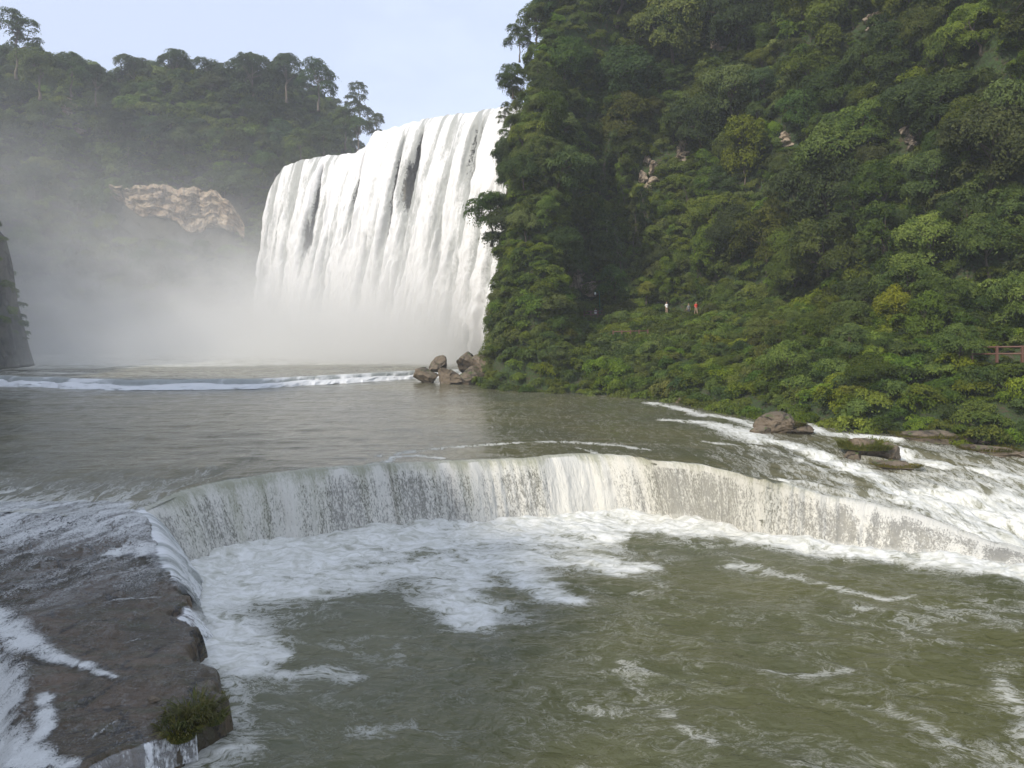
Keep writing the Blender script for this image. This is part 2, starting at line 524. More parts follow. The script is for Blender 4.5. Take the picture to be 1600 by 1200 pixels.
def lipY(x): return np.interp(x, lip_w[:, 0], lip_w[:, 1]) + lipN(x)
def lipZ(x): return np.interp(x, lip_w[:, 0], lip_w[:, 2])
S_K = [-60, -45, -40, -35, -31, -27, -23, -21.5, -18, -15, 60]
S_Z = [0, 0, -.12, -.45, -.75, -1.05, -1.75, -2.25, -3.2, -3.36, -3.4]
def z_rapid(x, y):
    s = 0.55 * x - 0.83 * y
    return np.interp(s, S_K, S_Z)
def z_up(x, y):
    x = np.asarray(x, float); y = np.asarray(y, float)
    z = z_rapid(x, y) * ss(10.5, 15.5, x)
    d = y - lipY(x)
    near = 1 - ss(0, 2.2, d)
    z = z * (1 - near) + np.minimum(lipZ(x), z + 0.12) * near
    z = z + (-0.5) * ss(-14, -19, x) * (1 - ss(1, 9, d)) * (1 - near)
    return z
def W(px, py, zf=z_up):
    z = 0.0
    for _ in range(12):
        D = (CAM_Z - z) * F / (py - HOR); x = (px - 800) * D / F
        z = 0.5 * z + 0.5 * float(zf(x, D))
    return (x, D)
def WP(l): return [W(*q) for q in l]

WEIR = [(-150, 124), (-95, 121), (-75, 117), (-51.6, 107.5), (-35.6, 110.6), (-24, 122), (-17, 131), (-8, 137), (10, 140), (40, 142)]
_x = np.arange(-150, 41, .8)
_y = np.interp(_x, [q[0] for q in WEIR], [q[1] for q in WEIR]) + (fbm(_x / 5, _x * 0, octv=4, seed=3) - .5) * 3.4
WEIR = list(zip(_x.tolist(), _y.tolist()))
wx = np.array([q[0] for q in WEIR]); wy = np.array([q[1] for q in WEIR])
def weirY(x): return np.interp(x, wx, wy)

# ---- upper river sheet
nu, nv = 620, 430
c = np.linspace(-72, 58, nu); r = np.linspace(0, 1, nv) ** 1.9
C_, R_ = np.meshgrid(c, r)
X = C_ * (1 + 1.15 * R_)
Y0 = lipY(C_); Y1 = weirY(X) + 1.0
Y = Y0 + (Y1 - Y0) * R_
Z = z_up(X, Y)
foam = np.zeros_like(Z)
def band(fm, x, y, pts, w, amp):
    if not isinstance(w, (list, tuple)):
        d, _ = seg_dist(x, y, pts); g = np.exp(-(d / w) ** 2)
    else:
        d, t = seg_dist(x, y, pts)
        acc = [0.0]
        for a, b in zip(pts[:-1], pts[1:]): acc.append(acc[-1] + math.hypot(a[0] - b[0], a[1] - b[1]))
        g = np.exp(-(d / np.interp(t, acc, w)) ** 2)
    return np.maximum(fm, amp * g)
RAP = [
 (WP([(1020, 630), (1060, 638), (1100, 650)]), 1.2, 0.8),
 (WP([(1040, 656), (1100, 660), (1150, 672), (1185, 686), (1240, 697), (1300, 722), (1350, 742)]), [.7, 1.1, 1.9, 1.7, 1.1, 1.2, 1.3], 0.95),
 (WP([(1100, 648), (1150, 655), (1185, 668)]), 1.0, 0.85),
 (WP([(1240, 655), (1270, 672), (1330, 682), (1400, 686)]), [1.2, 1.5, 1.3, .9], 0.95),
 (WP([(1370, 690), (1400, 705), (1440, 725), (1520, 735), (1600, 750), (1700, 765)]), [.8, 1.1, 1.3, 1.4, 1.3, 1.2], 0.98),
 (WP([(1330, 725), (1380, 755), (1430, 785), (1500, 800), (1600, 815), (1720, 840)]), [.8, 1.2, 1.8, 2.6, 3.2, 3.4], 1.02),
 (WP([(1400, 765), (1500, 775), (1620, 790)]), [.8, 1.7, 2.2], 1.0),
 (WP([(1460, 820), (1540, 840), (1640, 860)]), [.8, 1.4, 1.8], 1.0),
 (WP([(1220, 748), (1260, 765), (1300, 790)]), .5, 0.8),
 (WP([(1100, 690), (1170, 698), (1240, 715), (1300, 745), (1390, 785)]), .45, 0.62),
 (WP([(1240, 750), (1320, 775), (1400, 795)]), .5, 0.66),
 (WP([(600, 712), (640, 706), (700, 700), (800, 692), (880, 690), (960, 695), (1010, 702)]), [.5, .5, .5, .6, .6, .5, .4], 0.66),
 (WP([(600, 726), (612, 714), (650, 712), (690, 716)]), .35, 0.78),
 (WP([(905, 700), (940, 712)]), .35, 0.75),
 (WP([(0, 770), (40, 762), (60, 770)]), .35, 0.7), (WP([(0, 795), (40, 782), (90, 775)]), .35, 0.62),
 (WP([(-60, 806), (0, 803), (60, 806)]), .5, 0.75),
 (WP([(130, 812), (160, 800), (190, 806), (225, 803)]), .35, 0.75),
]
for pts, w, a in RAP:
    w = [q * .95 for q in w] if isinstance(w, list) else w * .8
    a = min(a, .93)
    a = a if a > .76 else a * .8
    foam = band(foam, X, Y, pts, w, a)
wd = weirY(X) - Y
foam = np.maximum(foam, .95 * np.exp(-np.maximum(wd, 0) / 3.0) * (.35 + .9 * fbm(X / 5, Y / 1.6, octv=3, seed=8)) * (X < -8))
rapid = ss(-46, -30, 0.55 * X - 0.83 * Y) * ss(9, 16, X)
foam = np.maximum(foam, (0.26 + .35 * ss(-30, -20, 0.55 * X - 0.83 * Y)) * rapid)
foam = np.maximum(foam, 0.55 * (1 - ss(0, 8, Y - Y0)) * ss(-15, -20, X))
foam = np.maximum(foam, 0.04 + 0 * X)
ra_, rb_ = 0.55 * X - 0.83 * Y, 0.83 * X + 0.55 * Y
foam *= 0.56 + 0.42 * fbm(X / 2.5, Y / 2.5, octv=3, seed=5) + 0.34 * fbm(ra_ / 2.2, rb_ / .55, octv=3, seed=6)
# relief
wave = (fbm(X / 1.6, Y / 0.8, octv=4, seed=11) - 0.5) * 0.10
wave += (fbm(X / 7 + 3, Y / 2.6, octv=3, seed=12) - 0.5) * 0.15 * ss(1, 6, Y - Y0)
fl_a = (0.55 * X - 0.83 * Y); fl_b = (0.83 * X + 0.55 * Y)
wave += (fbm(fl_a / 2.6, fl_b / 0.9, octv=4, seed=14) - 0.5) * 1.15 * rapid * np.clip(0.25 + foam, 0, 1.1)
wave += (fbm(X / 0.35, Y / 0.35, octv=3, seed=15) - 0.5) * 0.22 * np.clip(foam - 0.35, 0, 1)
edge = ss(0, 0.8, Y - Y0)
Z2 = Z + wave * (0.25 + 0.75 * edge)
upZ_field = None
v = np.stack([X, Y, Z2], -1).reshape(-1, 3)
me = mesh_np('river_water', v, gridf(nu, nv), M['water_up'], attrs={'foam': np.clip(foam, 0, 1.1).ravel()})
tag(link('river_water', me), kind='structure')

# ---- plunge pool above the low weir
nu, nv = 260, 160
c = np.linspace(-150, 60, nu); r = np.linspace(0, 1, nv)
C_, R_ = np.meshgrid(c, r)
X = C_; Y = weirY(C_) + R_ * (262 - weirY(C_))
foam = 0.22 + 0.5 * np.exp(-((Y - weirY(X)) / 1.2) ** 2) * (fbm(X / 6, Y / 2, seed=3) > 0.45)
foam = np.maximum(foam, 0.75 * ss(150, 172, Y - 0.35 * (X + 20)))
foam = band(foam, X, Y, [(-78, 127), (-66, 126)], 1.0, 0.8)
Z = FAR_Z + (fbm(X / 3, Y / 3, octv=4, seed=31) - 0.5) * (0.35 + 1.0 * ss(150, 180, Y))
v = np.stack([X, Y, Z], -1).reshape(-1, 3)
me = mesh_np('plunge_pool_water', v, gridf(nu, nv), M['water_far'], attrs={'foam': foam.ravel()})
tag(link('plunge_pool_water', me), kind='structure')

# ---- cascade base line (foot of the falling sheet on the lower pool)
BASEX = [(268, 893), (300, 882), (340, 868), (420, 852), (515, 838), (620, 828), (715, 822), (820, 816), (920, 808), (985, 803), (1030, 808),
         (1110, 824), (1195, 842), (1300, 853), (1420, 868), (1540, 884), (1660, 900)]
base_w = np.array([PX(a, b, POOL_Z) for a, b in BASEX])
EDGE = [(-17.9, 38.3), (-16.9, 37.0), (-15.7, 35.2), (-14.6, 33.4), (-13.5, 31.6), (-12.4, 30.2), (-11.9, 29.0), (-12.1, 28.2), (-11.0, 27.5),
        (-10.6, 26.4), (-9.9, 25.4), (-9.1, 24.6), (-8.5, 23.6), (-8.0, 22.6), (-7.9, 21.9), (-8.5, 21.4), (-9.3, 20.9), (-10.0, 20.3), (-10.6, 19.4), (-11.5, 18.2), (-12.6, 16.6), (-15, 14)]

# ---- lower pool
nu, nv = 560, 560
uu = np.linspace(-1, 1, nu); rr = np.linspace(0, 1, nv) ** 0.9
U_, R_ = np.meshgrid(uu, rr)
Y = 12 + 40 * R_
X = 4 + U_ * (16 + 0.80 * Y)
bp = [(q[0], q[1]) for q in base_w] + [(60, 37)]
d, tt = seg_dist(X, Y, bp)
totL = [0.0]
for a, b in zip(bp[:-1], bp[1:]): totL.append(totL[-1] + math.hypot(a[0] - b[0], a[1] - b[1]))
wfoam = np.interp(tt, totL, [7.5, 7.5, 8.0, 8.0, 7.5, 6.5, 6.0, 7.0, 7.0, 6.0, 4.5, 3.2, 2.2, 2.0, 1.7, 1.7, 1.7, 1.7])
foam = 1.08 * np.exp(-(np.maximum(d - wfoam * 0.28, 0) / (wfoam * 0.72)) ** 2)
def WL(l): return [PX(a, b, POOL_Z)[:2] for a, b in l]
LOWF = [
 (WL([(290, 900), (320, 960), (350, 1010), (385, 1040)]), [3.2, 2.2, 1.6, 1.0], 1.05),
 (WL([(340, 930), (420, 920), (520, 905), (620, 890), (760, 880), (900, 865)]), 2.2, 0.95),
 (WL([(360, 1000), (410, 1010), (440, 1030)]), [1.3, 1.0, .5], 0.82),
 (WL([(380, 1048), (450, 1056), (520, 1050), (550, 1058)]), .45, 0.80),
 (WL([(360, 1060), (372, 1100), (368, 1160), (330, 1200)]), [.5, .5, .5, .5], 0.62),
 (WL([(200, 1210), (300, 1185), (360, 1170)]), .9, 0.80),
 (WL([(700, 900), (725, 940), (745, 975)]), [2.2, 2.0, 1.0], 0.95),
 (WL([(745, 975), (800, 965)]), .9, 0.7),
 (WL([(800, 880), (850, 925), (900, 935)]), [1.8, 1.2, .6], 0.82),
 (WL([(900, 870), (960, 890), (1025, 888)]), [2.0, 1.2, .6], 0.85),
 (WL([(1150, 880), (1230, 900), (1330, 925), (1390, 935), (1430, 932)]), [.9, .5, .4, .3, .25], 0.72),
 (WL([(1340, 950), (1390, 955)]), .35, 0.60),
 (WL([(1040, 1110), (1080, 1150), (1110, 1160)]), .3, 0.45),
 (WL([(1380, 1110), (1430, 1125), (1470, 1150), (1510, 1178)]), .45, 0.56),
 (WL([(1560, 1070), (1590, 1100), (1600, 1150)]), .45, 0.60),
 (WL([(560, 1140), (600, 1145), (640, 1138)]), .35, 0.62),
 (WL([(1200, 1050), (1260, 1055), (1330, 1045)]), .3, 0.52),
 (WL([(940, 1110), (1010, 1090), (1000, 1050), (960, 1040)]), .6, 0.32),
]
for pts, w, a in LOWF:
    a = a if a > .8 else a * .62
    foam = band(foam, X, Y, pts, w, a)
big = fbm(X / 5 + 9, Y / 4, octv=3, seed=41)
foam = foam * (0.56 + 0.86 * fbm(X / 1.8, Y / 1.5, octv=4, seed=42))
foam = np.maximum(foam, 0.02 + 0.17 * ss(0.45, 0.75, big) )
turb = np.exp(-(d / 5) ** 2)
Z = POOL_Z + (fbm(X / 2.2, Y / 1.7, octv=5, seed=43) - 0.5) * (0.34 + 0.35 * turb)
Z += (fbm(X / 0.5, Y / 0.45, octv=3, seed=44) - 0.5) * (0.07 + 0.26 * np.clip(foam - 0.4, 0, 1))
Z += 0.30 * np.exp(-(d / 1.1) ** 2) * (0.4 + fbm(X / 0.7, Y / 0.7, seed=45))
v = np.stack([X, Y, Z], -1).reshape(-1, 3)
me = mesh_np('lower_pool_water', v, gridf(nu, nv), M['water_low'], attrs={'foam': np.clip(foam, 0, 1.15).ravel()})
tag(link('lower_pool_water', me), kind='structure')

# ---- curtain generator
def resample(pts, n):
    pts = np.asarray(pts, float)
    L = np.concatenate([[0], np.cumsum(np.linalg.norm(np.diff(pts[:, :2], axis=0), axis=1))])
    s = np.linspace(0, L[-1], n)
    return np.stack([np.interp(s, L, pts[:, i]) for i in range(pts.shape[1])], -1), s
def curtain(name, mat, lip, base, nu, nv, cover, froth, bulge=0.25, lump=0.10, seed=1, parent=None, lead=0.4):
    """falling sheet from lip (n,3) to base (n,3), same number of control points"""
    L, s = resample(lip, nu)
    lp = np.asarray(lip, float); bp_ = np.asarray(base, float)
    Ls = np.concatenate([[0], np.cumsum(np.linalg.norm(np.diff(lp[:, :2], axis=0), axis=1))])
    B = np.stack([np.interp(s, Ls, bp_[:, i]) for i in range(3)], -1)
    out = B - L; out[:, 2] = 0
    H = (L[:, 2] - B[:, 2])
    o2 = out / (np.linalg.norm(out, axis=1)[:, None] + 1e-6)
    if nu > 300:
        kr = np.hanning(25); kr /= kr.sum()
        for q in (0, 1): o2[:, q] = np.convolve(np.pad(o2[:, q], 12, mode='edge'), kr, 'valid')
    k = np.linspace(-0.12, 1, nv)
    P = np.zeros((nv, nu, 3)); uvs = np.zeros((nv, nu, 2))
    for j, kk in enumerate(k):
        if kk < 0:
            q = -kk / 0.12
            P[j] = L - o2 * (q * lead); P[j, :, 2] = L[:, 2] + 0.03 + 0.02 * q
        else:
            o = math.sqrt(kk) * 0.65 + 0.35 * kk
            P[j] = L + out * o; P[j, :, 2] = L[:, 2] + 0.03 - H * kk
        uvs[j, :, 0] = s; uvs[j, :, 1] = kk * (H.mean())
    S_, K_ = np.meshgrid(s, k)
    nn = fbm(S_ / 1.4 + seed, K_ * 0.6, octv=3, seed=seed) - 0.5
    n2 = fbm(S_ / 0.35 + seed, K_ * 5, octv=3, seed=seed + 3) - 0.5
    amt = (nn * bulge * 2 + n2 * lump * 2) * np.clip(K_ * 2.5, 0, 1)
    P += o2[None] * amt[..., None]
    cv = cover(S_ / s[-1], K_, S_); fr = froth(S_ / s[-1], K_, S_)
    me = mesh_np(name, P.reshape(-1, 3), gridf(nu, nv, True), mat, uv=uvs.reshape(-1, 2),
                 attrs={'cover': np.clip(cv, -.3, 1.4).ravel(), 'froth': np.clip(fr, 0, 1.3).ravel()})
    return wlink(name, me, parent)

def wallmesh(name, mat, top, bot, nu, nv, amp=0.3, seed=2, parent=None, back=0.0):
    T, s = resample(top, nu)
    tp = np.asarray(top, float); b = np.asarray(bot, float)
    Ls = np.concatenate([[0], np.cumsum(np.linalg.norm(np.diff(tp[:, :2], axis=0), axis=1))])
    B = np.stack([np.interp(s, Ls, b[:, i]) for i in range(3)], -1)
    k = np.linspace(0, 1, nv)
    P = T[None] * (1 - k)[:, None, None] + B[None] * k[:, None, None]
    S_, K_ = np.meshgrid(s, k)
    H = np.abs(T[:, 2] - B[:, 2]).mean()
    dd = (fbm(S_ / 1.2, K_ * H / 0.7, octv=4, seed=seed) - 0.5) * 2 * amp
    tn = np.gradient(T, axis=0); nrm = np.stack([tn[:, 1], -tn[:, 0], 0 * tn[:, 0]], -1)
    nrm /= np.linalg.norm(nrm, axis=1)[:, None]
    P += nrm[None] * (dd * (K_ > 0))[..., None]
    me = mesh_np(name, P.reshape(-1, 3), gridf(nu, nv, True), mat, uv=np.stack([S_, K_ * H], -1).reshape(-1, 2))
    return wlink(name, me, parent)

# ---- the near cascade (about 3.4 m high)
lipC = np.array([PX(*q) for q in [LIPX[3], (250, 783, -.5)] + LIPX[4:]])
baseC = np.array([PX(a, b, POOL_Z - .05) for a, b in [(268, 893), (300, 881)] + BASEX[2:9] + BASEX[9:]])
_i = np.linspace(0, len(lipC) - 1, 260)
lipC = np.stack([np.interp(_i, np.arange(len(lipC)), lipC[:, q]) for q in range(3)], -1)
baseC = np.stack([np.interp(_i, np.arange(len(baseC)), baseC[:, q]) for q in range(3)], -1)
lipC[:, 1] += lipN(lipC[:, 0]); baseC[:, 1] += lipN(lipC[:, 0]) * .8
lipC[:, 2] += (fbm(lipC[:, 0] / .8, lipC[:, 0] * 0, octv=3, seed=203) - .5) * .10
cas = empty('cascade', (0, 46, POOL_Z))
tag(cas, 'wide low cascade curving across the river between the two pools', 'cascade')
def cas_cover(u, k, s):
    n = fbm(s / 1.1, 0 * k, octv=3, seed=60)
    n2 = fbm(s / 3.1, k * .5, octv=2, seed=61)
    th = 0.82 - 0.20 * ss(0, .35, k) + 0.30 * (n - 0.5) + 0.25 * (n2 - .5)
    th = np.where(k < 0.10, np.maximum(th, 1.05 - k), th) + 7 * np.minimum(k, 0)
    th += 0.55 * np.exp(-((s - 27.0) / 1.8) ** 2)          # the white chute
    th -= 0.22 * np.exp(-((s - 37.5) / 3.5) ** 2) * (k > .1)
    th -= 0.16 * ss(41, 46, s) * (fbm(s / .8, k * 1.5, octv=3, seed=66) > .42)
    return th
def cas_froth(u, k, s):
    n = fbm(s / 0.9, 0 * k, octv=3, seed=63)
    fr = 0.40 + 0.17 * ss(-.02, .2, k) + 0.38 * (n - 0.5) + .10 * k
    fr += 0.75 * np.exp(-((s - 26.6 - 1.0 * k) / (0.8 + 1.4 * np.clip(k, 0, 1))) ** 2)
    for s0 in (12.2, 18.6, 20.5):
        fr += 0.55 * np.exp(-((s - s0 - 0.8 * k) / 0.28) ** 2)
    fr += 0.10 * ss(27, 30, s) + 0.22 * ss(44, 50, s)
    fr += 0.35 * (1 - ss(0.0, 2.4, s))
    fr = np.where(k < 0.03, np.minimum(fr, 0.45 + .3 * ss(27, 30, s)), fr)
    return fr
SEGS = curtain('falling_water', M['cascade'], lipC, baseC, 900, 60, cas_cover, cas_froth, 0.22, 0.09, 5, cas)
o = wallmesh('rock_step', M['step_rock'], [(x - 0.0, y + 0.28, z - 0.10) for x, y, z in lipC], [(x, y + 0.3, z - 0.3) for x, y, z in baseC * np.array([1, 0, 1]) + lipC * np.array([0, 1, 0])], 400, 40, 0.25, 8, cas)

# ---- side cascade round the corner of the ledge, small spill, front threads
def offs(pts, zt, out):
    """lip along the ledge edge and base moved outwards (to the right of the walking direction)"""
    pts = np.asarray(pts, float)
    tn = np.gradient(pts, axis=0); n = np.stack([-tn[:, 1], tn[:, 0]], -1); n /= np.linalg.norm(n, axis=1)[:, None]
    out = np.broadcast_to(np.asarray(out, float), (len(pts),))
    lip = np.column_stack([pts, zt]); b = np.column_stack([pts + n * out[:, None], np.full(len(pts), POOL_Z - .05)])
    return lip, b
e = EDGE[:6]
l_, b_ = offs(e, [-.55, -.95, -1.35, -1.65, -1.9, -2.05], [2.2, 2.0, 1.9, 1.5, 1.2, .8])
sc_ = empty('side_cascade', (-14, 34, POOL_Z))
tag(sc_, 'white cascade sliding off the corner of the wet ledge beside the wide cascade', 'cascade')
curtain('falling_water', M['side_water'], l_, b_, 260, 60,
        lambda u, k, s: .84 - .6 * ss(.65, 1, u) - .12 * k + 9 * np.minimum(k, 0) - .5 * (1 - ss(0, .06, u)), lambda u, k, s: .66 - .2 * u + 1.2 * (.5 * fbm(s / .2, k, octv=2, seed=9) + .5 * fbm(s / 1.1, k, octv=2, seed=19) - .5), .10, .10, 21, sc_, lead=.7)
e = EDGE[5:8] + [(-11.4, 27.8)]
l_, b_ = offs(e, [-2.28, -2.38, -2.42, -2.45], [.9, 1.0, 1.0, .7])
sp = empty('side_cascade', (-11.8, 28.6, POOL_Z))
tag(sp, 'small spill of white water through the notch in the ledge edge', 'cascade')
curtain('falling_water', M['side_water'], l_, b_, 90, 30, lambda u, k, s: .62 - 1.4 * (1 - ss(0, .3, u)) - 1.6 * ss(.75, 1, u) + 9 * np.minimum(k, 0), lambda u, k, s: .75 + 0 * u, .12, .06, 23, sp, lead=.3)
e = EDGE[15:19]
l_, b_ = offs(e, [-2.75, -2.8, -2.8, -2.85], [.35, .4, .4, .4])
sp = empty('side_cascade', (-9.5, 20.6, POOL_Z))
tag(sp, 'thin threads of water dripping down the front of the ledge below the grass tuft', 'cascade')
curtain('falling_water', M['side_water'], l_, b_, 120, 24, lambda u, k, s: .38 + .8 * (fbm(s / .3, 0 * k, seed=4) - .5) + 9 * np.minimum(k, 0), lambda u, k, s: .8 + 0 * u, .08, .05, 25, sp, lead=.15)

# ---- far low weir
tp = [(a, b, FAR_Z + .05) for a, b in WEIR]; bt = [(a, b - 1.5, -.1) for a, b in WEIR]
wr = curtain('low_cascade', M['side_water'], tp, bt, 900, 14,
             lambda u, k, s: 1.2 + 0 * u, lambda u, k, s: .30 + 1.5 * (fbm(s / 3.2, k, octv=3, seed=70) - .5) + .75 * ss(.45, 1, k), .35, .25, 27)
tag(wr, 'low line of white water across the river in front of the mist', 'cascade', )
# froth line at its foot belongs to the river sheet: thin rolled foam
tp2 = [(a, b - 1.2, .30 + .5 * float(fbm(np.array(a / 2.2), np.array(0.), octv=3, seed=9))) for a, b in WEIR]; bt2 = [(a, b - 2.6 - 1.6 * float(fbm(np.array(a / 3.), np.array(4.), octv=3, seed=10)), -.02) for a, b in WEIR]
fr_ = curtain('foam_roll', M['side_water'], tp2, bt2, 900, 10, lambda u, k, s: 1.3 - .3 * ss(.8, 1, k), lambda u, k, s: 1.2 + 0 * u, .9, .35, 29)
tag(fr_, kind='stuff')
fr_.name = 'foam'

# ---- ledge (left foreground) -----------------------------------------
LEDGE_POLY = EDGE + [(-15, 12), (-48, 12), (-48, 39.5), (-18, 39.5)]
gx = np.arange(-34, -6.5, 0.085); gy = np.arange(13, 39.6, 0.085)
X, Y = np.meshgrid(gx, gy)
Xn = X + (fbm(X / 1.2, Y / 1.2, octv=5, seed=81) - .5) * 1.3; Yn = Y + (fbm(X / 1.1 + 40, Y / 1.1, octv=5, seed=82) - .5) * 1.3
ins = inside(Xn, Yn, LEDGE_POLY)
dE, _ = seg_dist(Xn, Yn, EDGE)
sd = np.where(ins, dE, -dE)
def ledge_top(x, y):
    z = np.interp(y, [12, 17, 20, 23, 26, 30, 32.5, 35, 37, 38.5, 40], [-3.0, -2.85, -2.72, -2.55, -2.38, -2.12, -1.8, -1.3, -.62, -.52, -.5])
    z = z - .12 * ss(-20, -17.5, x) * ss(35.5, 37, y)
    # drop to the channel lower left
    a = [(-26, 31), (-18.5, 28), (-15.6, 25.6), (-13.6, 22.6), (-12.6, 20.2), (-11.6, 17)]
    yy = np.interp(x, [q[0] for q in a], [q[1] for q in a])
    z = z - 0.55 * ss(0.2, 2.2, yy - y) * ss(-11.3, -12.6, x)
    return z
Zt = ledge_top(X, Y)
rel = (fbm(X / 2.2, Y / 1.5, octv=5, seed=83) - .5) * .34 + (fbm(X / .5, Y / .5, octv=3, seed=84) - .5) * .07
terr = fbm(X / 3 + Y / 9, Y / 1.1, octv=3, seed=85)
rel += np.floor(terr * 9) / 9 * .42 - .2
Zt = Zt + rel * (.15 + .85 * (1 - ss(35, 37, Y)))
side = ss(-.35, .12, sd)
Z = (POOL_Z - .8) * (1 - side) + Zt * side
Z = Z - .05 * (1 - ss(0, .8, sd))
v = np.stack([X, Y, Z], -1).reshape(-1, 3)
ny_, nx_ = X.shape
fc = gridf(nx_, ny_)
keep = (sd.ravel()[fc].max(1) > -1.0)
me = mesh_np('rock_ledge', v, fc[keep], M['ledge'])
led = link('rock_ledge', me)
tag(led, 'broad flat brown rock ledge with a ragged edge and thin water running over it', 'rock ledge')
# froth over the ledge
step = 1
foam = np.zeros_like(X)
foam = np.maximum(foam, 0.70 * ss(30.0, 36.5, Y - .12 * (X + 20)))
foam = np.maximum(foam, 0.44 * ss(23.5, 31, Y - .6 * (X + 17)) )
def WZ(l): return [W(a, b, ledge_top) for a, b in l]
for pts, w, a in [
    (WZ([(-40, 960), (10, 985), (50, 1015), (100, 1035), (140, 1045), (180, 1070)]), [1.0, .9, .6, .35, .25, .15], .95),
    (WZ([(-60, 1060), (0, 1080), (10, 1110)]), [1.3, .9, .5], 1.0),
    (WZ([(-60, 1150), (0, 1180), (60, 1190), (110, 1195)]), [1.4, .9, .6, .3], 1.02),
    (WZ([(70, 1085), (72, 1130), (30, 1180)]), .3, .95),
    (WZ([(145, 1150), (165, 1138), (180, 1132)]), .07, .66),
    (WZ([(150, 905), (200, 898), (230, 893)]), .10, .60), (WZ([(160, 945), (210, 940), (250, 935)]), .09, .60),
    (WZ([(205, 890), (240, 900)]), .10, .6), (WZ([(195, 1000), (215, 995)]), .06, .6), (WZ([(210, 960), (214, 970)]), .06, .6),
    (WZ([(180, 860), (215, 850), (230, 860)]), .8, .9)]:
    foam = band(foam, X, Y, pts, w, a)
foam = np.maximum(foam, .24)
foam *= (.55 + .85 * fbm((X - .8 * Y) / .45, (.8 * X + Y) / 2.2, octv=4, seed=87)) * ss(-.1, .15, sd)
zf = Z + .03 + .10 * np.clip(foam, 0, 1) * fbm(X / .4, Y / .4, octv=3, seed=88)
keepf = (foam.ravel()[fc].max(1) > .10) & (sd.ravel()[fc].min(1) > .0)
me = mesh_np('shallow_white_water', np.stack([X, Y, zf], -1).reshape(-1, 3), fc[keepf], M['film'], attrs={'foam': np.clip(foam, 0, 1.1).ravel()})
tag(link('shallow_water', me), kind='structure')

# ================================================================== GREAT WATERFALL
BR = [(427, 292, 230), (434, 276, 228.5), (444, 262, 226.5), (470, 250, 220), (500, 245, 215), (560, 239, 208), (576, 228, 206), (590, 207, 204), (620, 199, 199),
      (640, 195, 196), (665, 186, 192), (700, 181, 186), (740, 176, 179), (775, 170, 173), (800, 166, 168), (840, 160, 163)]
br = np.array([PD(*q) for q in BR]); brpx = np.array([q[0] for q in BR], float)
nu, nv = 520, 330
L, s = resample(np.column_stack([br, brpx]), nu)
pxs = L[:, 3]; L = L[:, :3]
Ls = L.copy()
ker = np.hanning(31); ker /= ker.sum()
for i in (0, 1):
    pad = np.pad(L[:, i], 15, mode='reflect', reflect_type='odd'); Ls[:, i] = np.convolve(pad, ker, 'valid')
tn = np.gradient(Ls, axis=0); nrm = np.stack([tn[:, 1], -tn[:, 0], 0 * tn[:, 0]], -1); nrm /= np.linalg.norm(nrm, axis=1)[:, None]
nrm = nrm * .55 + np.array([-.70, -.72, 0]) * .45; nrm /= np.linalg.norm(nrm, axis=1)[:, None]
zb = FAR_Z - .5
k = np.concatenate([np.linspace(-.12, 0, 12, endpoint=False), np.linspace(0, 1, nv - 12) ** 1.25])
P = np.zeros((nv, nu, 3)); uvs = np.zeros((nv, nu, 2))
H = L[:, 2] - zb
for j, kk in enumerate(k):
    if kk < 0:
        P[j] = Ls + nrm * (kk / .12 * 14); P[j, :, 2] = L[:, 2] + (-kk / .12) ** 1.5 * .8
        uvs[j, :, 1] = kk / .12 * 14
    else:
        h = H * kk
        P[j] = Ls + nrm * ((.75 + .5 * ss(430, 560, pxs)) * (1.0 * np.sqrt(h + .3) + .05 * h))[:, None]; P[j, :, 2] = L[:, 2] - h
        uvs[j, :, 1] = h
    uvs[j, :, 0] = s
S_, K_ = np.meshgrid(s, k); PXS = np.broadcast_to(pxs, S_.shape)
Kc = np.clip(K_, 0, 1)
a = fbm(S_ / 7.0, Kc * .7, octv=3, seed=91)
b = fbm(S_ / 2.6 + Kc * 1.2, Kc * 2.0, octv=4, seed=92)
cc = fbm(S_ / .8 + Kc * 2.0, Kc * 16, octv=4, seed=93)
ridge = 1 - np.abs(2 * a - 1) * 1.6
rb2 = 1 - np.abs(2 * b - 1) * 2.2
amt = (ridge - .5) * 2.8 * Kc ** .6 + (rb2 - .5) * 1.7 * Kc ** .6 + (cc - .5) * 2.4 * Kc ** .7
L_n = (fbm(S_[0] / 2.2, S_[0] * 0, octv=4, seed=96) - .5)
P[:, :, 2] += L_n[None, :] * 1.0 * (1 - ss(0, .15, K_))
cov = 1.25 + (b - .5) * .5
frh = .60 + (ridge - .6) * .45 + (b - .5) * 1.6 + .18 * Kc + (cc - .5) * .5
def gap(u0, k0, k1, w, depth, lean=0.0):
    global cov, frh, amt
    g = np.exp(-((PXS - u0 - lean * (Kc - k0)) / (w * (.35 + .65 * ss(k0, (k0 + k1) / 2, Kc)))) ** 2) * ss(k0 - .02, k0 + .05, Kc) * (1 - ss(k1 - .12, k1 + .05, Kc))
    cov = cov - depth * g; frh = frh - .8 * depth * g; amt = amt - 1.8 * g * min(depth, 1)
gap(513, .04, .52, 6, 1.15); gap(505, .30, .62, 5, .6)
gap(582, .0, .45, 4.5, .95); gap(590, .35, .75, 3.5, .6)
gap(645, .06, .60, 4.5, 1.0); gap(648, .30, .70, 4, .7)
gap(673, .05, .42, 7, 1.45); gap(662, .16, .42, 9, .75)
gap(757, .05, .38, 9, .55); gap(768, .04, .55, 5, .65); gap(741, .25, .75, 3.5, .65); gap(731, .35, .95, 3, .5)
gap(700, .45, .95, 3, .55); gap(453, .05, .60, 6, .6); gap(437, .05, .70, 7, .45); gap(478, .0, .35, 3, .5); gap(545, .4, .8, 4, .3); gap(617, .45, .95, 3, .4)
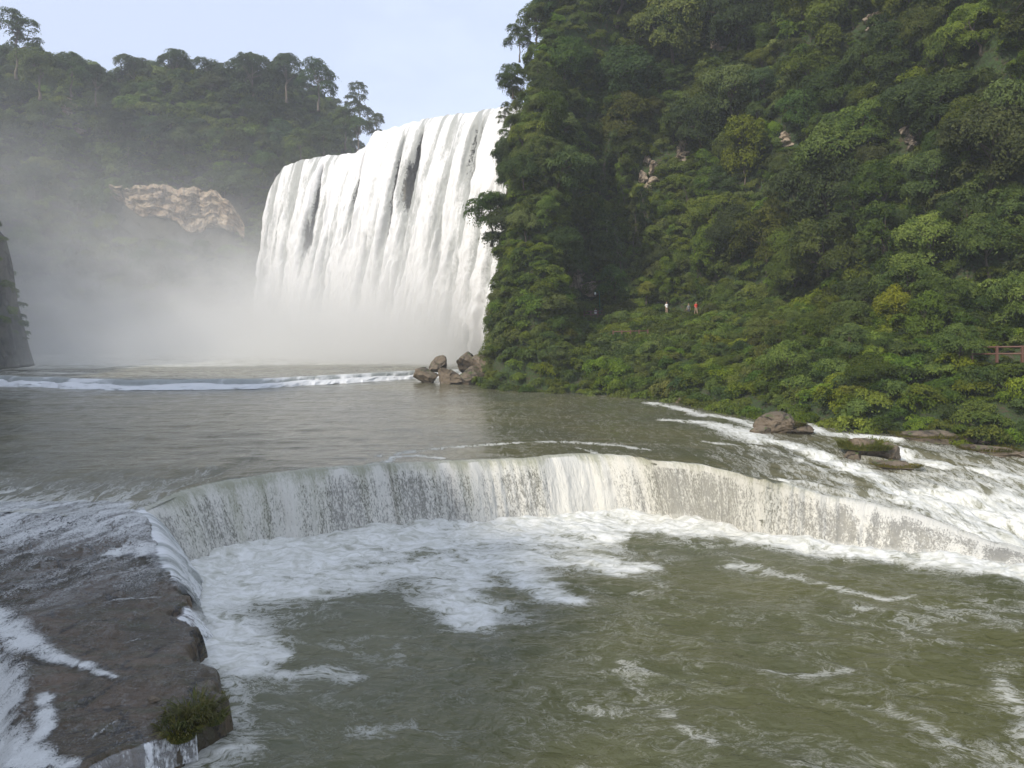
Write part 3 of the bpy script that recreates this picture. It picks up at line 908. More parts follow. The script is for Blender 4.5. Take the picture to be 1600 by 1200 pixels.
P += nrm[None] * amt[..., None] * (K_ > 0)[..., None]
fall = empty('waterfall', (-35, 195, FAR_Z))
tag(fall, 'huge white waterfall plunging off the cliff into the misty pool', 'waterfall')
me = mesh_np('falling_water', P.reshape(-1, 3), gridf(nu, nv, True), M['big_fall'], uv=uvs.reshape(-1, 2),
             attrs={'cover': np.clip(cov, -.3, 1.5).ravel(), 'froth': np.clip(frh, 0, 1.4).ravel()})
wlink('falling_water', me, fall)
# rock behind it
nv2 = 90
k2 = np.linspace(0, 1, nv2)
P2 = np.zeros((nv2 + 1, nu, 3))
P2[0] = Ls - nrm * 16; P2[0, :, 2] = L[:, 2] - .9
for j, kk in enumerate(k2):
    h = (H + 2) * kk + .9
    P2[j + 1] = Ls + nrm * ((.75 + .5 * ss(430, 560, pxs)) * .72 * np.sqrt(h) - 1.6 + .01 * h)[:, None]; P2[j + 1, :, 2] = L[:, 2] - h
S2, K2 = np.meshgrid(s, np.concatenate([[0], k2]))
P2 += nrm[None] * ((fbm(S2 / 3, K2 * 9, octv=4, seed=95) - .5) * 2.6 * (K2 > 0))[..., None]
me = mesh_np('rock_face', P2.reshape(-1, 3), gridf(nu, nv2 + 1, True), M['wet_rock'])
wlink('rock_face', me, fall)
# ================================================================== HILLSIDES
RB = [(95, 5), (75, 22), (62, 36), (50, 45), (42, 51), (37.5, 56), (34.5, 60), (31, 63.3), (27, 66.5), (23.3, 71.5), (21, 79.6), (18, 90.5), (12.3, 97.6), (4.6, 102),
      (-2, 107), (-3.5, 113), (-4, 121), (-2.5, 130), (-1, 142), (0, 155), (1, 168), (6, 185), (20, 200)]
RPOLY = RB + [(160, 215), (230, 120), (230, 5)]
acc = 0.0
for i in range(len(RB) - 1):
    if RB[i] == (-2, 107): RT0 = acc
    if RB[i] == (12.3, 97.6): RT1 = acc
    acc += math.hypot(RB[i + 1][0] - RB[i][0], RB[i + 1][1] - RB[i][1])
RBN = RB[:14] + [(-8, 105), (-40, 112)]
RBS = [(4.6, 102)] + RB[14:]
PR_N = ([-40, -3, 0, 1.2, 3, 8, 14, 19, 20.5, 24.5, 26, 31, 38, 48, 60, 80, 110, 160], [-6, -3, -.3, .9, 2.2, 4.6, 7.2, 9.3, 9.7, 9.8, 16, 33, 55, 72, 86, 94, 98, 100])
PR_S = ([-40, -3, 0, 1.5, 3.5, 6, 9, 13, 18, 26, 40, 160], [-6, -3, -.3, 6, 20, 36, 50, 62, 74, 86, 94, 98])
def z_right(x, y, rough=True):
    x = np.asarray(x, float); y = np.asarray(y, float)
    d, t = seg_dist(x, y, RB)
    ins_ = inside(x, y, RPOLY)
    dn, _ = seg_dist(x, y, RBN); ds, _ = seg_dist(x, y, RBS)
    if rough:
        nz = (fbm(x / 9, y / 9, octv=3, seed=101) - .5) * 5
        dn = dn + nz * np.clip((dn - 2) / 12, 0, 1) * (1 - np.exp(-((dn - 22) / 4.) ** 2)); ds = ds + nz * np.clip((ds - 2) / 12, 0, 1)
    k = ss(99, 114, y) * (1 - ss(3, 9, x - 1.5 * np.clip(y - 124, 0, 60)))
    zn = np.interp(dn, *PR_N); zs = np.interp(ds, *PR_S)
    zn = np.minimum(zn, np.interp(d, [0, 2, 5, 9], [-.3, 2.5, 30, 200]))
    z = np.where(ins_, zn * (1 - k) + zs * k, np.interp(-d, *PR_N))
    z = z + z_rapid(x, y) * (1 - ss(3, 12, d)) * (x > 15)
    if rough: z = z + (fbm(x / 4, y / 4, octv=3, seed=102) - .5) * 2.0 * np.clip((z - 1) / 10, 0, 1) * (1 - np.exp(-((dn - 22.5) / 3.) ** 2))
    return z
LB = [(-52, -60), (-62, 0), (-72, 60), (-84, 110), (-87.5, 140), (-91, 152), (-104, 165), (-128, 182), (-146, 196), (-148, 207), (-138, 216), (-120, 223), (-100, 228), (-82, 233),
      (-70, 238), (-60, 243), (-52, 255)]
LPOLY = LB + [(-52, 330), (-330, 330), (-330, -60)]
PR_L = ([-40, -2, 0, 1, 3, 6, 12, 20, 30, 60, 120, 300], [-6, -3, -.3, 3, 16, 30, 46, 58, 68, 78, 84, 92])
PR_C = ([-40, -2, 0, 1, 3, 6, 10, 14, 20, 28, 45, 80, 300], [-6, -3, -.3, 5, 20, 34, 48, 63, 77, 86, 92, 94, 96])
def z_left(x, y, rough=True):
    x = np.asarray(x, float); y = np.asarray(y, float)
    d, t = seg_dist(x, y, LB)
    d = np.where(inside(x, y, LPOLY), d, -d)
    if rough: d = d + (fbm(x / 11, y / 11, octv=3, seed=111) - .5) * 5 * np.clip((d - 2) / 10, 0, 1) + (fbm(x / 3, y / 3, octv=4, seed=115) - .5) * 7 * np.clip((d + .5) / 3, 0, 1) * (1 - ss(165, 185, y))
    k = ss(165, 195, y)
    zl = np.interp(d, *PR_L); zl = np.where(zl > 0, zl * (1.22 - .64 * ss(5, 60, y) + .22 * ss(112, 145, y)), zl)  # height of the unseen near wall shaped to shade the cascade, not the weir
    zl = np.minimum(zl, 84 + .04 * zl)
    z = zl * (1 - k) + np.interp(d, *PR_C) * k
    # a shallow gully splits the far slope
    g = np.exp(-((x + 121 + .25 * (y - 225)) / 5) ** 2) * k
    z = z - 13 * g * np.clip(d / 12, 0, 1)
    # ridge falls towards the waterfall
    z = z * (1 - .34 * ss(-68, -48, x) * k)
    if rough: z = z + (fbm(x / 5, y / 5, octv=3, seed=112) - .5) * 4 * np.clip((z - 1) / 15, 0, 1)
    return z
def terrain(name, fn, x0, x1, y0, y1, st, mat):
    gx = np.arange(x0, x1, st); gy = np.arange(y0, y1, st)
    X, Y = np.meshgrid(gx, gy)
    Z = fn(X, Y)
    fc = gridf(len(gx), len(gy))
    keep = Z.ravel()[fc].max(1) > -2.9
    me = mesh_np(name, np.stack([X, Y, Z], -1).reshape(-1, 3), fc[keep], mat)
    o = link(name, me)
    return tag(o, kind='structure')
terrain('right_hillside', z_right, -8, 150, 20, 200, .8, M['soil'])
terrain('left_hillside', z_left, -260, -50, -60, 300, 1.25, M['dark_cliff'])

# land behind the brink of the great waterfall
def z_plat(x, y): return 52.0 + 0 * x
bed = [(-60, 262), (-75, 236), (-64, 225), (-55, 218), (-42, 218), (-28, 212), (-14, 196), (2, 182), (30, 182), (60, 260)]
X, Y = np.meshgrid(np.linspace(0, 1, 30), np.linspace(0, 1, 30))
# river bed / valley bottom under everything
v = np.array([(-262, -64, POOL_Z - 1.2), (165, -64, POOL_Z - 1.2), (165, 334, POOL_Z - 1.2), (-262, 334, POOL_Z - 1.2)], float)
tag(link('river_bed', mesh_np('river_bed', v, np.array([[0, 1, 2, 3]]), M['soil'])), kind='structure')

# ---- where a camera ray meets a slope (survey helper: gives the real spot of a thing seen in the photograph)
def on_slope(px, py, fn, d0=45, d1=300, n=900):
    D = np.linspace(d0, d1, n)
    x = (px - 800) * D / F; z = CAM_Z + (HOR - py) * D / F
    h = fn(x, D)
    hit = np.nonzero(h > z)[0]
    if len(hit) == 0: return None
    i = hit[0]
    return np.array([x[i], D[i], z[i]])
def proj(p):
    return 800 + F * p[0] / p[1], HOR - F * (p[2] - CAM_Z) / p[1]

# ================================================================== FOLIAGE
def leaves(cen, nrm, dirs, ln, wd, fold=.25):
    """one bent rhombic leaf per centre"""
    n = len(cen)
    nrm = nrm / (np.linalg.norm(nrm, axis=1)[:, None] + 1e-9)
    dirs = dirs - nrm * (dirs * nrm).sum(1)[:, None]
    dirs /= np.linalg.norm(dirs, axis=1)[:, None] + 1e-9
    sd = np.cross(nrm, dirs)
    ln = ln[:, None]; wd = wd[:, None]
    v = np.stack([cen - dirs * ln * .5, cen + sd * wd * .5 - nrm * wd * fold, cen + dirs * ln * .5 - nrm * ln * .12, cen - sd * wd * .5 - nrm * wd * fold], 1)
    i = np.arange(n)[:, None] * 4
    f = np.concatenate([i + [[0, 1, 2]], i + [[0, 2, 3]]], 1).reshape(-1, 3)
    return v.reshape(-1, 3), f
def rdir(rng, n):
    a = rng.normal(size=(n, 3)); return a / np.linalg.norm(a, axis=1)[:, None]

def crown_mesh(name, seed, mat, lobes, nspray, nleaf, spray_r, leaf, flat=.5, droop=.5, tint0=.0, updir=.35, inner=.25):
    """lobes: list of (cx,cy,cz,rx,ry,rz)"""
    rng = np.random.default_rng(seed)
    lob = np.array(lobes, float)
    area = (lob[:, 3] * lob[:, 4] + lob[:, 3] * lob[:, 5]); pr = area / area.sum()
    li = rng.choice(len(lob), nspray, p=pr)
    d = rdir(rng, nspray); d[:, 2] = np.where(d[:, 2] < -.35, -d[:, 2] * .6, d[:, 2]) + updir * .4
    d /= np.linalg.norm(d, axis=1)[:, None]
    rad = np.where(rng.random(nspray) < inner, rng.uniform(.45, .8, nspray), rng.uniform(.82, 1.08, nspray))
    C = lob[li, :3] + d * lob[li, 3:] * rad[:, None]
    # drop sprays deep inside another lobe
    q = ((C[:, None] - lob[None, :, :3]) / lob[None, :, 3:])
    deep = ((q ** 2).sum(-1) < .42).any(1)
    C, d = C[~deep], d[~deep]
    m = len(C)
    sr = spray_r * rng.uniform(.65, 1.35, m)
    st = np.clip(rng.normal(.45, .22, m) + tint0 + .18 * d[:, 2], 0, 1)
    n = m * nleaf
    si = np.repeat(np.arange(m), nleaf)
    th = rng.uniform(0, 2 * math.pi, n); rr = np.sqrt(rng.random(n)) * (1 + .2 * rng.normal(size=n))
    # spray = drooping dome tilted outwards
    up = d * (1 - flat) + np.array([0, 0, 1.0]) * flat
    up /= np.linalg.norm(up, axis=1)[:, None]
    a = np.cross(up, np.array([.31, .87, .2])); a /= np.linalg.norm(a, axis=1)[:, None]
    b = np.cross(up, a)
    lobe2 = 1 + .35 * np.sin(th * rng.integers(3, 6, m)[si] + rng.uniform(0, 6, m)[si])
    R2 = (rr * sr[si] * lobe2)[:, None]
    radial = a[si] * np.cos(th)[:, None] + b[si] * np.sin(th)[:, None]
    cen = C[si] + radial * R2 + up[si] * (sr[si] * (.28 - droop * rr ** 2) + rng.normal(0, .07, n) * sr[si])[:, None]
    nr = up[si] + radial * (rr * .9)[:, None] + rdir(rng, n) * .75
    dr = radial * .45 + rdir(rng, n) * .9 - np.array([0, 0, .5])
    ln = leaf * rng.uniform(.7, 1.35, n)
    v, f = leaves(cen, nr, dr, ln, ln * .55)
    tint = np.repeat(np.clip(st[si] + rng.normal(0, .13, n), 0, 1), 4)
    me = mesh_np(name, v, f, mat, smooth=False, attrs={'tint': tint})
    return me, C

def trunk_mesh(name, seed, H, r, tips, mat, lean=(0, 0), nl=7):
    rng = np.random.default_rng(seed)
    top = np.array([lean[0], lean[1], H])
    ks = np.linspace(-.08, 1, 9)
    pts = [np.array([lean[0] * k * k + rng.normal() * r * .5 * (k > 0), lean[1] * k * k + rng.normal() * r * .5 * (k > 0), H * k]) for k in ks]
    parts = [tube(pts, [r * (1.5 if i == 0 else 1) * (1 - .75 * max(k, 0)) for i, k in enumerate(ks)], 8)]
    tips = np.asarray(tips)
    if len(tips):
        for i in rng.choice(len(tips), min(nl, len(tips)), replace=False):
            k = rng.uniform(.40, .85)
            s0 = np.array([lean[0] * k * k, lean[1] * k * k, H * k]); e = tips[i]
            mid = (s0 + e) / 2 + np.array([0, 0, .12 * np.linalg.norm(e - s0)])
            parts.append(tube([s0, (s0 * .5 + mid * .5), mid, (mid + e) / 2, e], [r * .42, r * .34, r * .25, r * .15, r * .05], 5))
    v, f = join(parts)
    return poly_mesh(name, v, f, mat)

def lobeset(rng, n, R0, H0, Hc, sq=.7):
    L = [(0, 0, Hc, R0 * .75, R0 * .75, H0 * .5)]
    for i in range(n):
        a = i / n * 2 * math.pi + rng.uniform(-.4, .4); q = rng.uniform(.45, .8) * R0
        s = rng.uniform(.38, .58) * R0
        L.append((q * math.cos(a), q * math.sin(a), Hc + rng.uniform(-.38, .32) * H0, s, s, s * sq))
    return L

PROT = {}
def proto(kind, i, leafmat='leaf'):
    rng = np.random.default_rng(500 + i * 31 + hash(kind) % 1) if False else np.random.default_rng(500 + i * 31 + sum(map(ord, kind)))
    if kind == 'broad':      # spreading layered crown
        L = lobeset(rng, 7, 3.7, 4.6, 5.6, .55) + lobeset(rng, 4, 2.9, 2.6, 3.2, .6)[1:]
        me, C = crown_mesh('crown', i + 1, M[leafmat], L, 190, 95, .95, .28, .45, .6)
        tr = trunk_mesh('trunk', i, 6.4, .22, C, M['bark'])
    elif kind == 'round':
        L = lobeset(rng, 6, 3.0, 5.0, 5.0, .85)
        me, C = crown_mesh('crown', i + 20, M[leafmat], L, 130, 100, .8, .26, .40, .40)
        tr = trunk_mesh('trunk', i + 7, 5.4, .19, C, M['bark'])
    elif kind == 'tall':     # upright, several tiers
        L = [(rng.normal() * .4, rng.normal() * .4, z, r, r, 1.25) for z, r in ((3.2, 2.1), (5.0, 2.5), (6.9, 2.3), (8.6, 1.9), (10.0, 1.2))]
        me, C = crown_mesh('crown', i + 40, M[leafmat], L, 140, 90, .8, .27, .5, .55)
        tr = trunk_mesh('trunk', i + 11, 9.4, .20, C, M['bark'], nl=9)
    elif kind == 'airy':     # open skyline crown with gaps
        L = [(rng.normal() * (1.9 - .12 * z), rng.normal() * (1.9 - .12 * z), z, 1.5, 1.5, .9) for z in np.linspace(2.6, 9.2, 17)]
        me, C = crown_mesh('crown', i + 60, M[leafmat], L, 150, 80, .75, .27, .65, .5, -.1)
        tr = trunk_mesh('trunk', i + 13, 8.2, .20, C, M['bark'], nl=14)
    elif kind == 'feather':  # light bamboo-like plumes
        L = [(rng.uniform(-1.6, 1.6), rng.uniform(-1.6, 1.6), rng.uniform(2.2, 5.6), 1.2, 1.2, 1.5) for _ in range(7)]
        me, C = crown_mesh('crown', i + 80, M[leafmat], L, 130, 80, .8, .24, .25, 1.1, .28)
        tr = trunk_mesh('trunk', i + 17, 4.8, .10, C, M['bark'], nl=10)
    elif kind == 'column':   # vine-clad column
        L = [(rng.normal() * .25, rng.normal() * .25, z, 1.25 - .06 * z, 1.25 - .06 * z, 1.4) for z in np.arange(.8, 10.4, 1.1)]
        me, C = crown_mesh('crown', i + 90, M[leafmat], L, 190, 60, .42, .20, .15, .9)
        tr = trunk_mesh('trunk', i + 19, 9.5, .25, C, M['bark'], nl=3)
    elif kind == 'bush':
        L = lobeset(rng, 5, 1.25, 1.3, .75, .8)
        me, C = crown_mesh('shrub_foliage', i + 120, M['leaf_bush'], L, 60, 60, .42, .165, .45, .45, .05)
        tr = None
    PROT[(kind, i, leafmat)] = (me, tr)
    return me, tr
def get(kind, i, lm='leaf'):
    return PROT.get((kind, i, lm)) or proto(kind, i, lm)

FORM = {'broad': 'broad layered tree', 'round': 'round leafy tree', 'tall': 'tall tiered tree', 'airy': 'open-crowned tree', 'feather': 'feathery drooping tree', 'column': 'vine-clad column tree'}
TINT = {'dark green': (.62, .70, .72), 'mid green': (1.0, 1.0, 1.0), 'bluish green': (.78, .92, 1.05), 'bright green': (1.32, 1.32, .95), 'olive green': (1.15, 1.0, .85), 'yellowish green': (1.75, 1.5, .8)}

rng = np.random.default_rng(77)
# --- exposed rock (spots read off the photograph, placed on the slopes)
OUT = []   # (centre, clear radius)
def add_clear(px, py, fn, rpx, d0=45):
    p = on_slope(px, py, fn, d0)
    if p is not None: OUT.append((px, py, rpx, p[1]))
    return p
outc = []
for (px, py, w, h, fn, d0, lab) in [
    (1063, 243, 17, 26, z_right, 45, 'pale jagged rock face showing between the trees high above the riverside path'),
    (1012, 272, 16, 34, z_right, 45, 'tall narrow pale rock strip left of the jagged rock face'),
    (1378, 36, 34, 20, z_right, 45, 'broken tan rock bluff under the trees at the top of the right slope'),
    (1425, 216, 15, 22, z_right, 45, 'small grey rock knob among the dark trees below the tan bluff'),
    (1232, 218, 16, 14, z_right, 45, 'reddish brown rock patch in the dark hollow left of the grey knob'),
    (1125, 65, 16, 18, z_right, 45, 'dim brown rock patch near the top of the right slope'),
    (905, 440, 26, 34, z_right, 45, 'brown earthy rock wall beside the cave left of the lamp'),
    (1395, 420, 9, 10, z_right, 45, 'little pink rock patch in the lower forest on the right'),
    (100, 165, 22, 16, z_left, 150, 'small tan rock patch half hidden in the left ridge forest'),
    (118, 205, 14, 12, z_left, 150, 'faint tan rock patch under the first one on the left ridge'),
]:
    p = on_slope(px, py, fn, d0)
    if p is None: continue
    OUT.append((px, py, max(w, h) * .8, p[1] + 2)); outc.append((px, py, w, h, p, lab))
OUT.append((275, 330, 0, 230))
CLEARS = [(c[0], c[1], c[2], c[3]) for c in OUT if c[2] > 0]
CLEARS += [(928, 488, 20, 123), (937, 472, 15, 123), (931, 455, 13, 123), (1041, 481, 16, 118), (1082, 482, 19, 118), (985, 518, 20, 106), (1550, 549, 11, 66), (1590, 549, 11, 66)]
def blocked(p, r, cz):
    """would a crown of radius r with its centre cz above p stand in front of an exposed rock"""
    x, y = proj((p[0], p[1], p[2] + cz)); rp = r * F / p[1]
    for (a, b, rr, D) in CLEARS:
        if math.hypot(x - a, y - b) < rr + rp * .45 and p[1] < D + 1.5: return True
    return False

def scatter(fn, x0, x1, y0, y1, spacing, rng, zmin, zmax, st=1.0):
    """points spread over the true slope surface"""
    pts = []
    gx = np.arange(x0, x1, st); gy = np.arange(y0, y1, st)
    X, Y = np.meshgrid(gx, gy)
    X = X + rng.uniform(-.5, .5, X.shape) * st; Y = Y + rng.uniform(-.5, .5, Y.shape) * st
    Z = fn(X, Y); e = .8
    gxx = (fn(X + e, Y) - fn(X - e, Y)) / (2 * e); gyy = (fn(X, Y + e) - fn(X, Y - e)) / (2 * e)
    A = np.sqrt(1 + gxx ** 2 + gyy ** 2)
    p = np.clip(A / spacing ** 2, 0, 6) * st * st * (1 if st == 1 else 3)
    m = (Z > zmin) & (Z < zmax)
    X, Y, Z, p, gxx, gyy = [q[m] for q in (X, Y, Z, p, gxx, gyy)]
    out = []
    order = rng.permutation(len(X))
    cells = {}
    for i in order:
        if rng.random() > p[i] * 2.2: continue
        P3 = np.array([X[i], Y[i], Z[i]])
        key = tuple((P3 // spacing).astype(int))
        ok = True
        for a in (-1, 0, 1):
            for b in (-1, 0, 1):
                for c in (-1, 0, 1):
                    for q in cells.get((key[0] + a, key[1] + b, key[2] + c), ()):
                        if (q[0] - P3[0]) ** 2 + (q[1] - P3[1]) ** 2 + (q[2] - P3[2]) ** 2 < (spacing * .80) ** 2: ok = False; break
        if ok:
            cells.setdefault(key, []).append(P3); out.append((P3, gxx[i], gyy[i]))
    return out
def in_view(p, m=60):
    if p[1] < 20: return False
    x, y = proj(p)
    return -m < x < 1600 + m and -m - 60 < y < 1200

trees = []   # dict(p, kind, i, s, rz, tilt, tint, side)
# right slope
for P3, gx_, gy_ in scatter(z_right, -6, 110, 50, 175, 4.3, rng, 10.5, 90):
    if not in_view((P3[0], P3[1], P3[2] + 5), 70): continue
    d, _ = seg_dist(np.array([P3[0]]), np.array([P3[1]]), RB)
    x, y = proj(P3)
    u = rng.random()
    kind = 'broad' if u < .40 else 'round' if u < .66 else 'tall' if u < .76 else 'feather' if u < .90 else 'airy'
    if 905 < x < 1115 and 300 < y < 470: kind = 'column' if rng.random() < .6 else 'tall'
    s = (rng.uniform(.5, 1.05) if rng.random() < .78 else rng.uniform(1.15, 1.55)) * (1.0 if P3[1] > 75 else .9)
    if kind == 'airy': s *= .8
    if kind == 'tall' : s *= .72
    if P3[1] > 112 and P3[0] < 12: s *= .62; kind = 'round' if kind in ('tall', 'airy') else kind
    trees.append(dict(p=P3, kind=kind, s=s, g=(gx_, gy_), side='R'))
# lower bank: small trees and big bushes
for P3, gx_, gy_ in scatter(z_right, -4, 75, 45, 125, 4.8, rng, 2.0, 9.0):
    if not in_view(P3, 60): continue
    x, y = proj(P3)
    kind = ['round', 'feather', 'broad'][rng.integers(3)]
    s = rng.uniform(.26, .42)
    if x > 1180: s *= rng.uniform(1.2, 2.0)
    if 860 < x < 1130 and P3[2] > 5.5: s *= .55
    trees.append(dict(p=P3, kind=kind, s=s, g=(gx_, gy_), side='B'))
# left slopes
for P3, gx_, gy_ in scatter(z_left, -200, -50, 120, 285, 5.6, rng, 6, 95):
    if not in_view((P3[0], P3[1], P3[2] + 5), 60): continue
    if -118 < P3[0] < -81 and 26 < P3[2] < (46 if P3[0] < -98 else 43.5) and P3[1] > 215: continue
    if P3[1] < 176: continue
    u = rng.random()
    kind = 'broad' if u < .45 else 'round' if u < .72 else 'feather' if u < .80 else 'airy' if u < .9 else 'tall'
    s = rng.uniform(.75, 1.3)
    if kind == 'tall': s *= .75
    trees.append(dict(p=P3, kind=kind, s=s, g=(gx_, gy_), side='L'))
trees = [t for t in trees if not blocked(t['p'], 3.4 * t['s'], 5 * t['s'])]
# hand-placed notable trees: (px, py of base, distance, kind, scale, tint, label, trunk material)
def notable(px, py, D, kind, s, tint, label, tm='bark', rz=0., tilt=None, side='N'):
    trees.append(dict(p=np.array(PD(px, py, D)), kind=kind, s=s, g=(0, 0), side=side, tint=tint, label=label, rz=rz, tilt=tilt))
for P3 in [(26, 78, 176, 'airy', 1.55, 'dark green', 'tall open-crowned tree standing on the skyline at the far left end of the ridge')]:
    notable(*P3)
def skyl(px, top, D, kind, s, tint, label):
    hh = {'airy': 9.9, 'broad': 8.6, 'round': 7.9, 'tall': 11.2, 'feather': 7.2, 'column': 11.4}[kind] * s
    if label and D > 200 and kind != 'airy': s = s * 1.2; hh *= 1.2
    x, y, z = PD(px, top, D)
    trees.append(dict(p=np.array((x, y, z - hh)), kind=kind, s=s, g=(0, 0), side='N', tint=tint, label=label))
trees.pop()
skyl(26, 16, 215, 'airy', 1.75, 'dark green', 'tall open-crowned tree standing above the skyline at the far left end of the ridge')
skyl(62, 72, 212, 'broad', 1.3, 'mid green', 'broad tree just right of the tall open-crowned tree on the left ridge')
skyl(112, 78, 216, 'round', 1.25, 'mid green', 'low rounded tree on the left ridge halfway to the skyline dip')
skyl(150, 98, 222, 'round', 1.2, 'dark green', 'dark tree at the left rim of the skyline dip')
skyl(212, 84, 250, 'round', 1.55, 'mid green', 'flat-topped tree at the right rim of the skyline dip')
skyl(275, 76, 255, 'round', 1.5, 'dark green', 'very dark ragged tree rising left of the longest skyline crown')
skyl(330, 90, 255, 'round', 1.5, 'mid green', 'rounded skyline tree between the dark ragged tree and the longest crown')
skyl(395, 78, 252, 'broad', 1.75, 'dark green', 'highest and longest skyline crown above the pale cliff')
skyl(448, 80, 250, 'round', 1.6, 'dark green', 'domed skyline tree right of the longest crown')
skyl(498, 92, 246, 'round', 1.6, 'dark green', 'last big dark dome before the skyline steps down to the waterfall')
skyl(562, 130, 243, 'airy', 1.45, 'mid green', 'separate ragged tree at the right end of the ridge beside the waterfall top')
skyl(588, 178, 238, 'airy', .8, 'olive green', 'small thin tree perched at the lip of the waterfall')
skyl(540, 165, 238, 'round', 1.3, 'olive green', 'pale olive tree below the last dark dome near the waterfall lip')
skyl(560, 180, 236, 'round', 1.1, 'mid green', 'low rounded tree under the ragged ridge-end tree')
skyl(505, 185, 234, 'broad', 1.2, 'mid green', 'broad tree just above the left crest of the waterfall')
skyl(470, 200, 232, 'round', 1.2, 'bright green', 'brighter rounded tree above the left crest of the waterfall')
skyl(430, 245, 234, 'round', 1.1, 'dark green', 'dark tree hugging the left edge of the waterfall')
skyl(768, 292, 118, 'broad', .95, 'bluish green', 'dark glossy tree leaning out over the right side of the waterfall')
skyl(800, 318, 116, 'broad', 1.0, 'dark green', 'big shadowed tree behind the one leaning over the waterfall')
skyl(822, 372, 113, 'broad', .9, 'dark green', 'dark tree with hanging boughs at the foot of the waterfall')
skyl(790, 430, 116, 'feather', .85, 'mid green', 'feathery tree between the waterfall foot and the bank rocks')
skyl(866, 420, 112, 'tall', .55, 'dark green', 'slim dark tree rooted on the earthy rock wall')
skyl(948, 322, 126, 'tall', 1.22, 'mid green', 'pale-trunked tree standing behind the lamp by the cave')
skyl(1010, 436, 119, 'round', .42, 'yellowish green', 'small broad-leaved tree with shiny pale leaves between lamp and white-shirted visitor')
skyl(905, 300, 127, 'broad', .8, 'olive green', 'olive tree above the earthy rock wall')
for t in trees:
    if t.get('label') and 'pale-trunked' in t['label']: t['pale'] = True
# silhouette of the right slope against the sky
for px, top, D, kind, s, tint in [(838, 4, 132, 'broad', .8, 'mid green'), (812, 36, 132, 'round', .75, 'bluish green'), (801, 92, 132, 'broad', .7, 'mid green'), (806, 130, 133, 'feather', .8, 'olive green'),
                                  (800, 178, 131, 'round', .62, 'bright green'), (792, 225, 130, 'broad', .6, 'mid green'), (792, 262, 128, 'round', .6, 'dark green'), (860, -20, 134, 'broad', .9, 'dark green'),
                                  (788, 158, 150, 'airy', .45, 'olive green'), (786, 300, 125, 'feather', .6, 'mid green'), (775, 470, 121, 'feather', .7, 'olive green'), (770, 520, 118, 'feather', .5, 'mid green')]:
    skyl(px, top, D, kind, s, tint, None)

for t in trees:
    p = t['p']; x, y = proj(p)
    t['size'] = t['s'] / p[1]
    if 'tint' not in t:
        u = rng.random()
        names = list(TINT)
        if t['side'] == 'L': w = [.30, .38, .16, .06, .10, .0]
        elif t['side'] == 'B': w = [.10, .30, .08, .28, .14, .10]
        else: w = [.24, .32, .14, .14, .12, .04]
        t['tint'] = names[int(np.searchsorted(np.cumsum(w), u * sum(w)))]
# visible ones first
def bad(t):
    x, y = proj(t['p'])
    # left ones hidden by the right slope or the fall
    return t['side'] == 'L' and x > 640
trees = [t for t in trees if not bad(t)]
def keepgap(t):
    if t['side'] == 'N': return True
    x, y = proj((t['p'][0], t['p'][1], t['p'][2] + 4 * t['s']))
    if t['side'] == 'R' and x < 815 and t['p'][1] > 100: return t['p'][0] > 1.5 * t['s']
    if t['side'] == 'L':
        # nothing may rise above the ridge outline
        top = y - 4.5 * t['s'] * F / t['p'][1]
        lim = np.interp(x, [0, 60, 110, 160, 185, 205, 260, 330, 400, 480, 530, 560, 590, 615, 640], [60, 78, 82, 105, 122, 90, 82, 90, 78, 82, 105, 150, 180, 215, 260])
        return top > lim
    return True
trees = [t for t in trees if keepgap(t)]
print('TREES', len(trees), {k: sum(t['side'] == k for t in trees) for k in 'RBLN'})
order = sorted(range(len(trees)), key=lambda i: (trees[i]['side'] != 'N', -trees[i]['size']))
indiv = [trees[i] for i in order[:300]]; rest = [trees[i] for i in order[300:]]

# ---- labels that single out each tree
def zone(t):
    x, y = proj((t['p'][0], t['p'][1], t['p'][2] + 4 * t['s']))
    if t['side'] == 'L' or (t['side'] == 'N' and x < 640):
        if t['p'][1] < 175: return 'on the dim near wall at the left edge'
        if x < 170: return 'on the misty left end of the far ridge'
        if y > 370: return 'in the mist under the pale cliff'
        if x < 300: return 'left above the pale cliff'
        if x < 420: return 'right above the pale cliff'
        return 'beside the left edge of the waterfall'
    if t['side'] == 'B':
        if x < 900: return 'on the bank near the dark boulders'
        if x < 1150: return 'on the bank below the visitors'
        if x < 1380: return 'on the bank behind the mossy rocks'
        return 'on the bank under the right railing'
    v = 'near the top' if y < 110 else 'high' if y < 230 else 'halfway up' if y < 360 else 'low'
    if x < 900: h = 'on the cliff beside the waterfall'
    elif x < 1050: h = 'on the slope above the lamp'
    elif x < 1200: h = 'on the slope above the visitors in red'
    elif x < 1400: h = 'on the slope under the tan bluff'
    else: h = 'on the slope above the right railing'
    return v + ' ' + h
ORD = ['first', 'second', 'third', 'fourth', 'fifth', 'sixth', 'seventh', 'eighth', 'ninth']
bucket = {}
for t in indiv:
    if t.get('label'): continue
    sz = 'large ' if t['s'] > .98 else 'small ' if t['s'] < .62 else ''
    t['base'] = f"{sz}{t['tint']} {FORM[t['kind']]} {zone(t)}"
    bucket.setdefault(t['base'], []).append(t)
